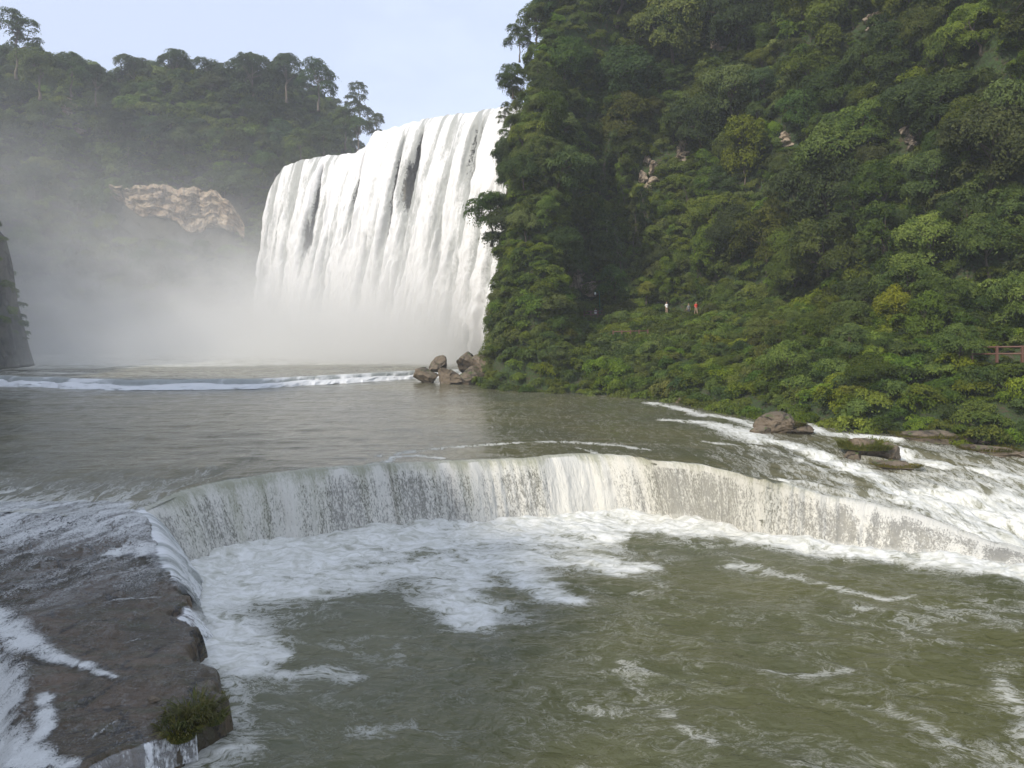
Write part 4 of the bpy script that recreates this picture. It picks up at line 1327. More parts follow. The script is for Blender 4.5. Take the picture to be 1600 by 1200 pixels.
for b, l in bucket.items():
    l.sort(key=lambda t: proj(t['p'])[0])
    for i, t in enumerate(l):
        t['label'] = b if len(l) == 1 else f"{b}, {ORD[i] if i < 9 else 'further'} of {len(l)} from the left"
        if len(t['label'].split()) > 16:
            t['label'] = t['label'].replace(' on the slope', '').replace(' of the', '')
        if len(t['label'].split()) > 16:
            t['label'] = t['label'].replace(' from the left', ' from left').replace(' growing', '').replace('the misty left end of the far ridge', 'the misty left ridge').replace('feathery drooping', 'feathery').replace('the visitors in red', 'the visitors')
        if len(t['label'].split()) > 16:
            t['label'] = t['label'].replace('the left edge of the waterfall', 'the waterfall').replace('the cliff beside the waterfall', 'the waterfall cliff').replace('vine-clad column tree', 'vine-clad tree').replace('the bank ', 'bank ').replace(' tree on ', ' tree, ')
        if len(t['label'].split()) > 16:
            t['label'] = t['label'].replace(', the dim near wall at the left edge', ' on the dim left wall').replace(' in the mist under', ' in mist under').replace('halfway up', 'midway').replace('near the top', 'topmost').replace(' leafy', '').replace(' layered', '').replace(' tiered', '')

for t in indiv:
    if len(t['label'].split()) > 16: print('LONG', t['label'])
def place_tree(t, i):
    lm = 'leaf_far' if (t['side'] == 'L' or proj(t['p'])[0] < 640) else 'leaf'
    nv_ = {'broad': 4, 'round': 3, 'tall': 2, 'airy': 2, 'feather': 2, 'column': 2}[t['kind']]
    me, tr = get(t['kind'], i % nv_, lm)
    e = empty('tree', tuple(t['p'] - np.array([0, 0, .25])), t.get('rz', rng.uniform(0, 6.28)))
    g = t['g']
    gm = math.hypot(*g)
    if gm > .3 and t['side'] != 'N':   # lean out of the slope
        lean = min(.38, .16 * gm)
        ax = Vector((g[1] / gm, -g[0] / gm, 0)) * -1
        from mathutils import Quaternion
        q = Quaternion(ax, -lean) if False else Quaternion(Vector((-g[1], g[0], 0)).normalized(), -lean * -1 * -1)
        e.rotation_mode = 'QUATERNION'
        e.rotation_quaternion = q @ Quaternion((0, 0, 1), rng.uniform(0, 6.28))
    e.scale = (t['s'],) * 3
    tag(e, t['label'], 'tree', 'trees growing on the gorge slopes')
    c = link('crown', me, e); c.color = TINT[t['tint']] + (1,)
    k = link('trunk', tr, e)
    if t.get('pale'):
        k.data = tr.copy(); k.data.materials.clear(); k.data.materials.append(M['pale_bark'])
    return e
for i, t in enumerate(indiv): place_tree(t, i)

# ---- the many more beyond the nearest 300, and the undergrowth: one object each, instanced on points
def gn_scatter(name, pts, scales, meshes, label=None):
    """a point cloud mesh carrying existing foliage meshes (taken from real plants in the scene)"""
    me = bpy.data.meshes.new(name)
    P = np.array(pts, np.float32)
    me.vertices.add(len(P)); me.vertices.foreach_set('co', P.ravel())
    a = me.attributes.new('sc', 'FLOAT', 'POINT'); a.data.foreach_set('value', np.array(scales, np.float32))
    a = me.attributes.new('rot', 'FLOAT_VECTOR', 'POINT'); a.data.foreach_set('vector', np.column_stack([rng.uniform(-.35, .35, len(P)), rng.uniform(-.35, .35, len(P)), rng.uniform(0, 6.28, len(P))]).astype(np.float32).ravel())
    a = me.attributes.new('pick', 'INT', 'POINT'); a.data.foreach_set('value', rng.integers(0, len(meshes), len(P)).astype(np.int32))
    o = link(name, me)
    ng = bpy.data.node_groups.new(name, 'GeometryNodeTree')
    ng.interface.new_socket('Geometry', in_out='INPUT', socket_type='NodeSocketGeometry')
    ng.interface.new_socket('Geometry', in_out='OUTPUT', socket_type='NodeSocketGeometry')
    N = ng.nodes; Lk = ng.links
    gi = N.new('NodeGroupInput'); go = N.new('NodeGroupOutput')
    iop = N.new('GeometryNodeInstanceOnPoints')
    g2i = N.new('GeometryNodeGeometryToInstance')
    for ob in meshes:
        oi = N.new('GeometryNodeObjectInfo'); oi.inputs['Object'].default_value = ob; oi.inputs['As Instance'].default_value = True
        Lk.new(oi.outputs['Geometry'], g2i.inputs[0])
    iop.inputs['Pick Instance'].default_value = True
    for an, ty, sk in (('sc', 'FLOAT', 'Scale'), ('rot', 'FLOAT_VECTOR', 'Rotation'), ('pick', 'INT', 'Instance Index')):
        na = N.new('GeometryNodeInputNamedAttribute'); na.data_type = ty; na.inputs['Name'].default_value = an
        Lk.new(na.outputs['Attribute'], iop.inputs[sk])
    Lk.new(gi.outputs[0], iop.inputs['Points']); Lk.new(g2i.outputs[0], iop.inputs['Instance']); Lk.new(iop.outputs[0], go.inputs[0])
    md = o.modifiers.new('scatter', 'NODES'); md.node_group = ng
    tag(o, label, kind='stuff')
    return o
def crowns(side_left, kinds):
    res = []
    for o in COL.objects:
        if o.name.startswith('crown') and o.parent and any(o.data == PROT[k][0] for k in PROT if k[0] in kinds and (k[2] == 'leaf_far') == side_left):
            if o.data not in [r.data for r in res]: res.append(o)
    return res[:5]

# shrubs
shr = []
for P3, gx_, gy_ in scatter(z_right, -6, 80, 45, 128, 1.55, rng, -1.2, 9.6):
    if not in_view(P3, 30) or blocked(P3, 1.3, 1): continue
    x, y = proj((P3[0], P3[1], P3[2] + 1))
    s = rng.uniform(.6, 1.25)
    if 893 < x < 1135 and 462 < y < 500: s *= .35
    shr.append((P3, s))
order = sorted(range(len(shr)), key=lambda i: -shr[i][1] / shr[i][0][1])
STINT = [('bright green', (1.15, 1.15, .9)), ('dark green', (.6, .72, .7)), ('mid green', (.9, .95, .9)), ('yellowish green', (1.45, 1.3, .8)), ('olive green', (1.1, .95, .8))]
bushes = []
for n_, i in enumerate(order[:300]):
    P3, s = shr[i]
    me, _ = get('bush', n_ % 5)
    o = link('shrub', me, loc=tuple(P3 - np.array([0, 0, .2])))
    o.rotation_euler = (rng.uniform(-.2, .2), rng.uniform(-.2, .2), rng.uniform(0, 6.28))
    o.scale = (s * 1.1, s * 1.1, s * rng.uniform(.9, 1.3))
    nm, cc_ = STINT[int(rng.choice(5, p=[.3, .2, .3, .08, .12]))]
    o.color = cc_ + (1,)
    x, y = proj(P3)
    wh = 'beside the dark boulders' if x < 880 else 'below the street lamp' if x < 1000 else 'below the visitors in red' if x < 1180 else 'behind the mossy rocks' if x < 1400 else 'near the right edge'
    up = 'at the waterline' if P3[2] < 1.2 else 'partway up' if P3[2] < 5 else 'higher up'
    bushes.append((o, f"{nm} shrub {up} {wh}", x))
bk = {}
for o, lb, x in bushes: bk.setdefault(lb, []).append((x, o))
NUM = ['first', 'second', 'third'] + ['%dth' % i for i in range(4, 21)] + ['21st', '22nd', '23rd'] + ['%dth' % i for i in range(24, 31)]
for lb, l in bk.items():
    l.sort(key=lambda q: q[0])
    for i, (x, o) in enumerate(l):
        tag(o, lb if len(l) == 1 else f'{lb}, {NUM[min(i, 29)]} of {len(l)} from left', 'shrub', 'shrubs covering the right river bank')
up = [b[0] for b in bushes[:5]]
pp, sc_l = [], []
for i in order[300:]:
    pp.append(shr[i][0]); sc_l.append(shr[i][1])
# undergrowth on both slopes
for P3, gx_, gy_ in scatter(z_right, -5, 30, 100, 160, 1.9, rng, 3, 85, .3):
    if in_view(P3, 30) and not blocked(P3, 1.0, .5): pp.append(P3); sc_l.append(rng.uniform(.8, 1.5))
for P3, gx_, gy_ in scatter(z_right, -6, 45, 95, 150, 1.5, rng, 5, 48):
    if in_view(P3, 30) and not blocked(P3, 1.0, .5): pp.append(P3); sc_l.append(rng.uniform(.45, 1.0))
for P3, gx_, gy_ in scatter(z_right, -6, 110, 50, 175, 2.0, rng, 9.5, 88):
    if in_view(P3, 30) and not blocked(P3, 1.5, 1):
        d, _ = seg_dist(np.array([P3[0]]), np.array([P3[1]]), RB)
        x, y = proj((P3[0], P3[1], P3[2] + 1))
        if P3[2] < 10.6 and 895 < x < 1135: sc_l[-1] *= .45
        pp.append(P3); sc_l.append(rng.uniform(.9, 1.8) * (.75 if P3[0] < 10 and P3[1] > 108 else 1))
for P3, gx_, gy_ in scatter(z_right, -6, 70, 60, 160, .95, rng, 1, 80, .5):
    x, y = proj((P3[0], P3[1], P3[2] + .4))
    for (a_, b_, rr_, D_) in CLEARS:
        q_ = math.hypot(x - a_, y - b_)
        if q_ < rr_ * 2.4 + 12 and q_ > rr_ * (.8 if b_ < 445 else 1.0):
            pp.append(P3); sc_l.append(rng.uniform(.28, .5)); break
gn_scatter('undergrowth', pp, sc_l, up, 'dense green undergrowth covering the right slope between its trees')
pp, sc_l = [], []
for P3, gx_, gy_ in scatter(z_left, -200, -50, 110, 285, 3.0, rng, 3, 95):
    if in_view(P3, 30) and not (-117 < P3[0] < -80 and 31 < P3[2] < 48 and P3[1] > 215) and P3[1] > 172:
        pp.append(P3); sc_l.append(rng.uniform(1.6, 3.0))
for P3, gx_, gy_ in scatter(z_left, -125, -84, 128, 172, 2.6, rng, 5, 70, .5):
    if in_view(P3, 30) and rng.random() < .45: pp.append(P3); sc_l.append(rng.uniform(.5, 1.1))
gn_scatter('undergrowth', pp, sc_l, up, 'dim green undergrowth hanging on the far left slope')
for left in (True, False):
    rs = [t for t in rest if (t['side'] == 'L') == left]
    src = crowns(left, ('broad', 'round', 'feather'))
    if rs and src:
        gn_scatter('forest', [t['p'] for t in rs], [t['s'] for t in rs], src,
                   'distant forest massed on the misty left slope' if left else 'forest filling the gaps on the right slope')

# ================================================================== ROCK
def rock_mesh(name, seed, rx, ry, rz, mat, sub=4, ang=.35, flat=.0):
    import bmesh
    bm = bmesh.new(); bmesh.ops.create_icosphere(bm, subdivisions=sub, radius=1)
    V = np.array([v.co[:] for v in bm.verts])
    r2 = np.random.default_rng(seed)
    q = V.copy()
    for _ in range(16):      # chop facets
        n = rdir(r2, 1)[0]; h = r2.uniform(.48, .86)
        dd = q @ n; q -= np.outer(np.maximum(dd - h, 0), n)
    q *= (1 + (fbm(V[:, 0] * 2 + seed, V[:, 1] * 2, V[:, 2] * 2, octv=4, seed=seed) - .5) * ang)[:, None]
    q *= (1 + (fbm(V[:, 0] * 7 + seed, V[:, 1] * 7, V[:, 2] * 7, octv=3, seed=seed + 5) - .5) * ang * .35)[:, None]
    q = q * np.array([rx, ry, rz])
    for v, c in zip(bm.verts, q): v.co = c
    me = bpy.data.meshes.new(name); bm.to_mesh(me); bm.free()
    me.materials.append(mat)
    return me
def tuft(name, seed, n, rad, h, mat, sx=1., sy=1.):
    r2 = np.random.default_rng(seed)
    a = r2.uniform(0, 6.28, n); rr = np.sqrt(r2.random(n)) * rad
    base = np.column_stack([np.cos(a) * rr * sx, np.sin(a) * rr * sy, -.03 + 0 * a])
    out = np.column_stack([np.cos(a), np.sin(a), 0 * a]) * (rr / rad)[:, None] + rdir(r2, n) * .5
    out[:, 2] = 0
    hh = h * r2.uniform(.35, 1.15, n) * (1 + .5 * np.sin(a * 3 + seed) * (rr / rad)) * (1 + (r2.random(n) < .06) * .8)
    w = .012 + .02 * r2.random(n); side = np.column_stack([-out[:, 1], out[:, 0], 0 * a]); side /= np.linalg.norm(side, axis=1)[:, None] + 1e-9
    V = []
    for k, (u, o_, ww) in enumerate(((0, 0, 1), (.55, .22, .9), (.9, .65, .55), (.86, 1.0, .05))):
        c = base + np.column_stack([out[:, 0] * hh * o_, out[:, 1] * hh * o_, hh * u])
        V += [c - side * (w * ww)[:, None], c + side * (w * ww)[:, None]]
    V = np.stack(V, 1)
    i = np.arange(n)[:, None] * 8
    f = np.concatenate([i + [[0, 1, 3, 2]], i + [[2, 3, 5, 4]], i + [[4, 5, 7, 6]]], 1).reshape(-1, 4)
    return mesh_np(name, V.reshape(-1, 3), f, mat, smooth=False, attrs={'tint': np.repeat(r2.random(n), 8)})

# dark boulders at the foot of the bank
for j, (px, py, D, rx, ry, rz, lab) in enumerate([
    (662, 583, 121, 2.5, 2.0, 1.5, 'low brown boulder farthest out in the river, left of the dark pile'),
    (683, 566, 121.5, 1.9, 1.7, 1.6, 'rounded dark boulder sitting on top of the left pair in the river'),
    (702, 587, 118, 2.9, 2.2, 1.9, 'broad dark boulder in the middle of the pile at the water edge'),
    (733, 565, 121, 2.8, 2.2, 2.0, 'upright dark block at the back of the pile beside the waterfall foot'),
    (756, 565, 119, 2.9, 2.2, 2.1, 'flat-topped dark block against the bank shrubs behind the pile'),
    (738, 586, 117, 3.2, 2.4, 2.3, 'sloping mossy boulder joining the pile to the shrubby bank')]):
    x, y, z = PD(px, py, D); z -= .35; x = x + .35 * (735 - px) / 75 * 1.2
    o = link('boulder', rock_mesh('boulder', 30 + j, rx, ry, rz, M['boulder']), loc=(x, y, z)); o.rotation_euler = (0, 0, j * 1.3)
    tag(o, lab, 'boulder', 'boulders at the bank below the waterfall')
# support under the top boulders
for j, (px, py, D, rx, ry, rz, lab) in enumerate([
    (545 + 40, 600, 112, .1, .1, .1, None)]): pass
# rocks in and beside the right rapids: (px, py_centre, rx, ry, rz, dz, label, grass)
def river_rock(px, py, rx, ry, rz, lab, moss=None, seed=1, rot=0., sink=.3):
    x, D = W(px, py)
    z = float(z_up(np.array(x), np.array(D)))
    e = empty('mossy_rock', (x, D, z), rot)
    tag(e, lab, 'rock', 'rocks in and beside the right rapids')
    a = link('stone', rock_mesh('stone', seed, rx, ry, rz, M['boulder']), e, (0, 0, rz * (1 - sink) * .5))
    if seed in (51, 52, 56, 57):
        link('stone', rock_mesh('stone', seed + 40, rx * .6, ry * .7, rz * .75, M['boulder']), e, (rx * .75, -ry * .35, rz * .15))
        link('stone', rock_mesh('stone', seed + 41, rx * .45, ry * .5, rz * .5, M['boulder']), e, (-rx * .75, -ry * .3, rz * .05))
    if moss:
        for (mx, my, mr, mh, n, sx) in moss:
            link('grass_tuft', tuft('grass_tuft', seed + int(mx * 10) + 5, n, mr, mh, M['grass'], sx), e, (mx, my, rz * .55))
    return e
river_rock(1214, 674, 2.1, 1.6, 1.05, 'brown boulder with green moss on its right end, splitting the upper rapids', [(1.1, -.7, .8, .25, 900, 1.2)], 51, .1, .0)
river_rock(1352, 712, 1.7, 1.5, 1.05, 'grass-covered hump standing between the two white rapids', [(0, 0, 1.6, .35, 5000, 1.1)], 52, .3, .1)

river_rock(1400, 732, 1.6, 1.0, .42, 'low green rock shelf below the grassy hump', [(0, 0, 1.2, .12, 1200, 1.3)], 54, -.3, .3)

river_rock(1450, 688, 3.2, 1.5, .7, 'long low grassy rock against the bank under the shrubs', [(0, 0, 1.8, .22, 2200, 1.5)], 56, -.3, .4)
river_rock(1545, 708, 2.6, 1.3, .55, 'low grassy rock at the waterline near the right edge', [(0, 0, 1.5, .2, 1800, 1.4)], 57, -.4, .4)
river_rock(1472, 668, .9, .8, .9, 'upright pinkish brown stone standing in the bank shrubs', None, 58, .2, .0)
river_rock(1385, 655, .8, .7, .6, 'small tan stone half hidden by the bank shrubs', None, 59, .2, .0)
river_rock(1515, 692, .6, .5, .45, 'little pale stone on the grassy bank near the right edge', None, 60, .2, .0)
river_rock(1065, 630, .7, .5, .4, 'tiny yellow-green mossy rock at the start of the rapids', [(0, 0, .5, .2, 300, 1.1)], 61, 0, .2)



# outcrops on the slopes
for j, (px, py, w, h, p, lab) in enumerate(outc):
    m = p[1] / F
    o = empty('rock_outcrop', (p[0], p[1], p[2]))
    r3 = np.random.default_rng(300 + j)
    for q in range(6):
        dx, dz = r3.uniform(-.55, .55) * w * m, (q / 5 - .5) * 1.3 * h * m
        link('stone', rock_mesh('stone', 400 + j * 7 + q, w * m * r3.uniform(.42, .7), max(w, h) * m * .5, h * m * r3.uniform(.25, .42), M['outcrop'] if px > 640 else M['cliff'], 4, .8), o,
             (dx, dz * .35 + r3.uniform(-.2, .3), dz))
    tag(o, lab, 'rock outcrop', 'rocks showing through the forest')

# pale cliff on the left slope: overhanging strata
nu, nv = 300, 130
us = np.linspace(0, 1, nu); vsn = np.linspace(0, 1, nv)
U_, V_ = np.meshgrid(us, vsn)
PXl = 170 + 212 * U_
topy = np.interp(U_, [0, .1, .25, .5, .75, .9, 1], [290, 288, 290, 292, 296, 316, 352]) + (fbm(U_ * 14, U_ * 0, octv=4, seed=130) - .5) * 12
boty = np.interp(U_, [0, .08, .2, .35, .5, .65, .8, .95, 1], [300, 322, 346, 350, 360, 372, 364, 372, 374]) + (fbm(U_ * 12, U_ * 0, octv=4, seed=129) - .5) * 16
PYl = topy + (boty - topy) * V_
Dl = 230.5 + 5 * U_
n1 = fbm(U_ * 9, V_ * 3, octv=5, seed=131); n2 = fbm(U_ * 4 + V_ * .4, V_ * 7, octv=4, seed=132)
ledge_ = np.floor((V_ * 4.2 + n2 * .9)) / 4.2
depth = (n1 - .5) * 3.2 + (fbm(U_ * 30, V_ * 10, octv=3, seed=133) - .5) * 1.4 + ledge_ * 3.2 - .9 * np.minimum(1, 8 * V_)
depth += 3.5 * ss(.80, .97, V_ + (n2 - .5) * .25) * ss(.12, .25, U_)          # undercut
Dl = Dl + depth
Xl = (PXl - 800) * Dl / F; Zl = CAM_Z + (HOR - PYl) * Dl / F
me = mesh_np('cliff_face', np.stack([Xl, Dl, Zl], -1).reshape(-1, 3), gridf(nu, nv, True), M['cliff'])
tag(link('cliff_face', me), 'long pale tan cliff band overhanging under the trees of the left ridge', 'cliff')

# grass tuft and stones on the ledge tip
gt = empty('grass_clump', (-8.85, 22.15, -2.6)); gt.scale = (.82, .82, .75)
tag(gt, 'green grass clump growing on the tip of the brown ledge', 'grass clump')
for (x, y, z, r_, h_, n_, sd_) in [(0, 0, 0, .5, .28, 1500, 1), (.35, -.45, -.1, .4, .38, 1500, 2), (-.1, -.75, -.2, .35, .34, 1200, 3), (.45, .35, -.02, .3, .2, 700, 4), (-.75, -.2, -.05, .25, .2, 400, 5), (.05, -1.15, -.35, .4, .35, 1000, 6), (-.5, -.95, -.12, .28, .22, 350, 7), (.6, .9, -.02, .25, .12, 160, 8), (-.3, .7, .02, .5, .1, 220, 9), (.75, -.2, -.3, .3, .3, 600, 10)]:
    link('tuft', tuft('tuft', 90 + sd_, n_, r_, h_, M['grass']), gt, (x, y, z))
o = link('ledge_stone', rock_mesh('ledge_stone', 95, .22, .16, .13, M['boulder'], 3), loc=(-10.15, 22.6, -2.5)); tag(o, 'small reddish stone lying beside the grass clump on the ledge', 'stone')
# ================================================================== PATH, RAILINGS, LAMP, VISITORS
def terrace(px, dd=22.3):
    D = np.linspace(70, 150, 1600); x = (px - 800) * D / F
    d, _ = seg_dist(x, D, RBN); d = np.where(inside(x, D, RPOLY), d, -d)
    i = int(np.argmin(np.abs(d - dd) + (np.gradient(d) < 0) * 50))
    return x[i], D[i], float(z_right(np.array(x[i]), np.array(D[i])))
tp_ = [terrace(px) for px in (895, 930, 965, 1000, 1040, 1080, 1120, 1160)]
tp_ = np.array(tp_)
c_, s_ = resample(tp_, 90)
tn = np.gradient(c_[:, :2], axis=0); n_ = np.stack([-tn[:, 1], tn[:, 0]], -1); n_ /= np.linalg.norm(n_, axis=1)[:, None]
rows = []
for q in np.linspace(-1.1, 1.1, 7):
    xy = c_[:, :2] + n_ * q
    rows.append(np.column_stack([xy, np.maximum(z_right(xy[:, 0], xy[:, 1]), c_[:, 2] - .1) + .06]))
M['path'] = mat_simple('path_paving', (0.30, 0.22, 0.17), 0.9, 2.0, 0.2)
me = mesh_np('path', np.array(rows).reshape(-1, 3), gridf(90, 7, False), M['path'])
tag(link('path', me), kind='structure')

def railing(name, P0, P1, npost, h, rails, label, r=.05, mat='rail'):
    e = empty(name, tuple(P0)); tag(e, label, 'railing')
    P0 = np.array(P0); P1 = np.array(P1)
    for i in range(npost):
        p = (P1 - P0) * i / (npost - 1)
        v, f = box(p[0] - r * 1.3, p[0] + r * 1.3, p[1] - r * 1.3, p[1] + r * 1.3, p[2] - .2, p[2] + h + .06)
        link('post', poly_mesh('post', v, f, M[mat], False), e)
    for z in rails:
        v, f = tube([np.array([0, -.02, z]), (P1 - P0) * .5 + [0, -.02, z], (P1 - P0) + [0, -.02, z]], r, 8)
        link('rail', poly_mesh('rail', v, f, M[mat]), e)
    return e
DA = terrace(930, 20.4)[1]
a = np.array(PD(913, 497, DA)); b = np.array(PD(944, 496.5, DA))
railing('railing', a, b, 4, 1.05, (1.0, .55, .2), 'short brown wooden railing in front of the white-shirted figure by the lamp', .07)
a = np.array(PD(958, 520, 106)); b = np.array(PD(1012, 518.5, 106))
railing('railing', a, b, 5, .25, (.15,), 'low reddish rail line half hidden in the bank bushes below the lamp', .06)
a = np.array(PD(1519, 563, 66)); b = np.array(PD(1680, 562, 62.5))
railing('railing', a, b, 5, 1.12, (1.08, .52), 'red-brown wooden railing above the bank at the right edge', .065)

lx, ly, lz = PD(937.5, 500, terrace(937, 21.2)[1])
lamp = empty('street_lamp', (lx, ly, lz - .3)); tag(lamp, 'slim green lamp post with a hanging white globe beside the cave', 'street lamp')
v, f = tube([(0, 0, 0), (0, 0, 2.2), (-.08, 0, 4.1), (-.15, 0, 4.7)], [.075, .06, .05, .045], 8)
link('pole', poly_mesh('pole', v, f, M['green_paint']), lamp)
v, f = tube([(-.15, 0, 4.65), (-.35, 0, 4.85), (-.62, 0, 4.80), (-.74, 0, 4.55)], .03, 6)
link('bracket', poly_mesh('bracket', v, f, M['green_paint']), lamp)
import bmesh
bm = bmesh.new(); bmesh.ops.create_uvsphere(bm, u_segments=14, v_segments=10, radius=.17)
for q in bm.verts: q.co.z *= 1.35
me = bpy.data.meshes.new('lamp_globe'); bm.to_mesh(me); bm.free(); me.materials.append(M['lamp_glass'])
for p in me.polygons: p.use_smooth = True
link('lamp_globe', me, lamp, (-.74, 0, 4.32))

M['skin'] = mat_simple('skin', (0.42, 0.25, 0.17), .6, 9, .08)
M['hair'] = mat_simple('hair', (0.015, 0.012, 0.01), .6, 9, .2)
M['shirt_white'] = mat_simple('white_cloth', (0.80, 0.80, 0.78), .8, 9, .04)
M['shirt_red'] = mat_simple('red_cloth', (0.55, 0.05, 0.03), .8, 9, .12)
M['shirt_grey'] = mat_simple('grey_cloth', (0.16, 0.17, 0.16), .8, 9, .12)
M['trousers'] = mat_simple('dark_trousers', (0.045, 0.045, 0.055), .8, 9, .15)
M['tan'] = mat_simple('tan_cloth', (0.34, 0.25, 0.17), .8, 9, .12)

def skin_obj(name, verts, edges, rads, mat, parent, root=0, sub=1):
    me = bpy.data.meshes.new(name); me.from_pydata(verts, edges, []); me.update()
    o = link(name, me, parent)
    sk = o.modifiers.new('skin', 'SKIN'); sk.use_smooth_shade = True
    if not me.skin_vertices:
        bpy.context.view_layer.objects.active = o
    lay = me.skin_vertices[0] if me.skin_vertices else None
    if lay is None:
        return o
    for i, r_ in enumerate(rads):
        lay.data[i].radius = r_ if isinstance(r_, tuple) else (r_, r_)
        lay.data[i].use_root = (i == root)
    s2 = o.modifiers.new('smooth', 'SUBSURF'); s2.levels = sub; s2.render_levels = sub
    me.materials.append(mat)
    return o
def body_mesh_tubes(segs, n=10):
    """limbs as tapered tubes merged by voxel-free union of one surface: rings share the torso"""
    return join([tube(p, r_, n) for p, r_ in segs])
def person(loc, rz, top, legs, label, pose='walk', backpack=None):
    e = empty('person', loc, rz); tag(e, label, 'person', 'visitors on the riverside path')
    sw = .16 if pose == 'walk' else .03
    H = {'pelvis': (0, 0, .92), 'chest': (0, 0, 1.28), 'neck': (0, 0, 1.45), 'head': (0, .02, 1.60)}
    segs = [([(0, 0, .86), (0, 0, .98), (0, -.01, 1.12), (0, 0, 1.28), (0, 0, 1.40), (0, 0, 1.46)], [.13, .14, .125, .155, .12, .055]),
            ([(0, 0, 1.42), (0, .01, 1.50), (0, .01, 1.55)], [.055, .052, .06])]
    V, Fc = [], []
    # legs
    leg = []
    for s_, sg in ((-1, 1), (1, -1)):
        hip = (s_ * .085, 0, .90); kn = (s_ * .095, sw * sg * .55 + .03, .49); an = (s_ * .095, sw * sg * (1.3 if sg > 0 else 1.6), .08); toe = (s_ * .105, an[1] + .17, .035)
        leg.append(([hip, ((hip[0] + kn[0]) / 2, (hip[1] + kn[1]) / 2, .70), kn, ((kn[0] + an[0]) / 2, (kn[1] + an[1]) / 2 - .01, .30), an, toe], [.085, .075, .055, .053, .038, .03]))
    arm = []
    for s_, sg in ((-1, -1), (1, 1)):
        sh = (s_ * .17, 0, 1.38); el = (s_ * .235, -.02 + sg * sw * .4, 1.10); wr_ = (s_ * .225, .06 + sg * sw * .9, .88); hd = (s_ * .22, .08 + sg * sw, .79)
        arm.append(([(s_ * .08, 0, 1.38), sh, ((sh[0] + el[0]) / 2, el[1] / 2, 1.24), el, wr_, hd], [.06, .058, .047, .04, .028, .03]))
    # head
    bmh = bmesh.new(); bmesh.ops.create_uvsphere(bmh, u_segments=16, v_segments=12, radius=1)
    hv = []
    for q in bmh.verts:
        x, y, z = q.co
        x *= .078; y *= .095; z *= .118
        if z < 0: x *= 1 - .9 * abs(z); y *= 1 - .5 * abs(z)
        if y > .07 and abs(x) < .025 and -.04 < z < .02: y += .022      # nose
        if abs(x) > .07 and abs(z) < .03: x *= 1.10                      # ears
        hv.append((x, y, z + 1.63))
    hf = [tuple(v_.index for v_ in fc_.verts) for fc_ in bmh.faces]; bmh.free()
    v, f = join([tube(*q, 10) for q in segs] + [tube(*q, 8) for q in leg] + [tube(*q, 8) for q in arm] + [(np.array(hv), hf)])
    bo = link('body', poly_mesh('body', v, f, M['skin']), e)
    rm = bo.modifiers.new('one_surface', 'REMESH'); rm.mode = 'VOXEL'; rm.voxel_size = .018; rm.use_smooth_shade = True
    # clothes
    v, f = join([tube([(0, 0, .90), (0, 0, .98), (0, -.01, 1.12), (0, 0, 1.28), (0, 0, 1.40), (0, 0, 1.44)], [.16, .155, .145, .178, .15, .07], 14)] +
                [tube(q[0][:4], [r_ + .018 for r_ in q[1][:4]], 10) for q in arm])
    sh_ = link('shirt', poly_mesh('shirt', v, f, M[top]), e)
    rm = sh_.modifiers.new('one_surface', 'REMESH'); rm.mode = 'VOXEL'; rm.voxel_size = .02; rm.use_smooth_shade = True
    v, f = join([tube([(0, 0, .84), (0, 0, .92), (0, 0, .99)], [.14, .155, .15], 12)] + [tube(q[0][:5], [r_ + .02 for r_ in q[1][:5]], 10) for q in leg])
    tr_ = link('trousers', poly_mesh('trousers', v, f, M[legs]), e)
    rm = tr_.modifiers.new('one_surface', 'REMESH'); rm.mode = 'VOXEL'; rm.voxel_size = .02; rm.use_smooth_shade = True
    hv2 = np.array([(x * 1.10, (y - .012) * 1.10 if y < .05 else y * .8, 1.63 + (z - 1.63) * 1.12) for x, y, z in hv])
    hf2 = [q for q in hf if np.mean([hv[i][2] for i in q]) > 1.63 + .35 * np.mean([hv[i][1] for i in q])]
    link('hair', poly_mesh('hair', hv2, hf2, M['hair']), e)
    if backpack:
        v, f = tube([(0, -.20, 1.00), (0, -.22, 1.10), (0, -.22, 1.30), (0, -.19, 1.42)], [.12, .15, .14, .08], 12)
        link('backpack', poly_mesh('backpack', v, f, M[backpack]), e)
    return e
def pt(px, dz=0, dd=21.4):
    x, y, z = terrace(px, dd); return (x, y, z + dz + .05)
def ppl(px, ptop, D):
    x, y, z = PD(px, ptop, terrace(px, 21.8)[1]); print('PERSON', px, y, z - 1.76, terrace(px, 21.8)[2])
    return (x, y, z - 1.76)
person(ppl(930.5, 481.5, 114.6), 2.6, 'shirt_white', 'trousers', 'person in a white top behind the short railing under the lamp', 'stand')
person(ppl(1041.5, 471.5, 109), 3.6, 'shirt_white', 'tan', 'person in a long white shirt standing alone above the bank bushes', 'stand')
person(ppl(1076, 474, 107), 2.9, 'shirt_grey', 'trousers', 'person in a grey top walking just left of the person in red', 'walk', 'shirt_white')
person(ppl(1087.5, 471.5, 107), 3.4, 'shirt_red', 'tan', 'person in a bright red top walking on the path under the trees', 'walk', 'shirt_red')

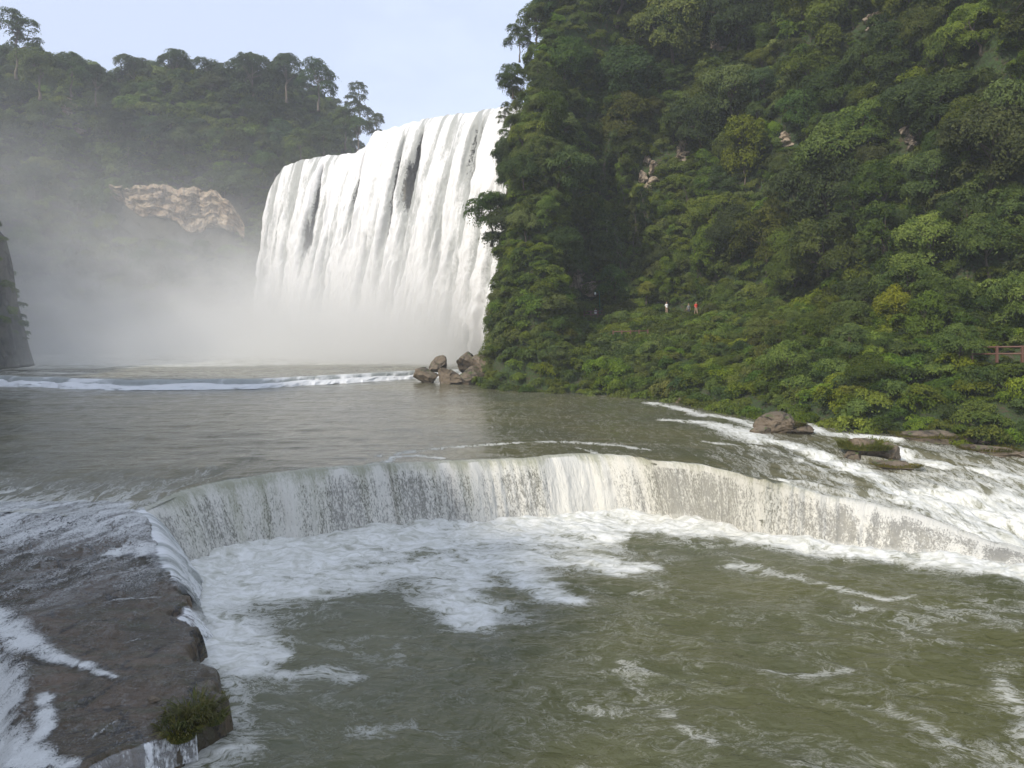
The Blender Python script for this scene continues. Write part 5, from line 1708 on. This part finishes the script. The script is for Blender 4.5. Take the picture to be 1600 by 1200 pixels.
# ================================================================== MIST AND HAZE
def mist_material():
    t = NT('spray_mist')
    p = t.pos()
    sx = t.n.new('ShaderNodeSeparateXYZ'); t.l.new(p, sx.inputs[0])
    x, y, z = sx.outputs
    # scale height grows down-wind, towards the left wall
    sh = t.rng(x, -40.0, -125.0, 9.0, 19.0)
    n = t.noise(t.map(p, (1, 1, 1.3)), 0.035, 4, 0.55, 0.6)
    n2 = t.noise(t.map(p, (1, 1, 1.6), (0, 0, 0), (13, 5, 2)), 0.11, 3, 0.6, 0.4)
    hz = t.math('SUBTRACT', z, t.math('MULTIPLY', t.math('SUBTRACT', n, 0.5), 36.0))
    hz = t.math('MAXIMUM', hz, 0.0)
    e1 = t.math('POWER', 2.71828, t.math('DIVIDE', t.math('MULTIPLY', hz, -1.0), sh))
    # distance in front of the fall: dense near its foot
    dfall = t.math('ADD', t.math('MULTIPLY', t.math('ADD', x, 30.0), 0.69), t.math('MULTIPLY', t.math('SUBTRACT', y, 186.0), 0.72))   # <0 in front
    near = t.rng(dfall, -60.0, -6.0, 0.55, 1.0)
    core = t.math('MULTIPLY', t.math('POWER', 2.71828, t.math('DIVIDE', t.math('MULTIPLY', z, -1.0), 6.5)), t.rng(dfall, -34.0, -8.0, 0.0, 4.0))
    fy = t.rng(y, 122.0, 146.0, 0.0, 1.0)
    fr = t.rng(x, -3.0, -16.0, 0.0, 1.0)
    fall_l = t.rng(x, -60.0, -100.0, 0.35, 1.0)
    d = t.math('ADD', t.math('MULTIPLY', t.math('MULTIPLY', e1, near), t.rng(n2, 0.25, 0.75, 0.35, 1.25)), core)
    ft = t.rng(z, 50.0, 74.0, 1.0, 0.0)
    d = t.math('MULTIPLY', t.math('MULTIPLY', t.math('MULTIPLY', d, fy), fr), ft)
    d = t.math('MULTIPLY', d, MIST)
    v = t.n.new('ShaderNodeVolumePrincipled')
    v.inputs['Color'].default_value = (0.985, 0.98, 0.955, 1)
    v.inputs['Anisotropy'].default_value = 0.15
    t.l.new(d, v.inputs['Density'])
    t.l.new(v.outputs[0], t.out.inputs['Volume'])
    return t.m
MIST = 0.08
v, f = box(-150, -2, 121, 236, FAR_Z + .5, 76)
me = poly_mesh('mist', v, f, mist_material(), False)
tag(link('mist', me), 'grey white spray mist drifting from the waterfall foot to the left', kind='stuff')

t = NT('air_haze')
v_ = t.n.new('ShaderNodeVolumePrincipled')
v_.inputs['Color'].default_value = (0.92, 0.955, 1.0, 1)
v_.inputs['Density'].default_value = 0.0005
v_.inputs['Anisotropy'].default_value = 0.1
t.l.new(v_.outputs[0], t.out.inputs['Volume'])
v, f = box(-268, 172, -70, 340, POOL_Z - 2.2, 125)
tag(link('haze', poly_mesh('haze', v, f, t.m, False)), kind='stuff')
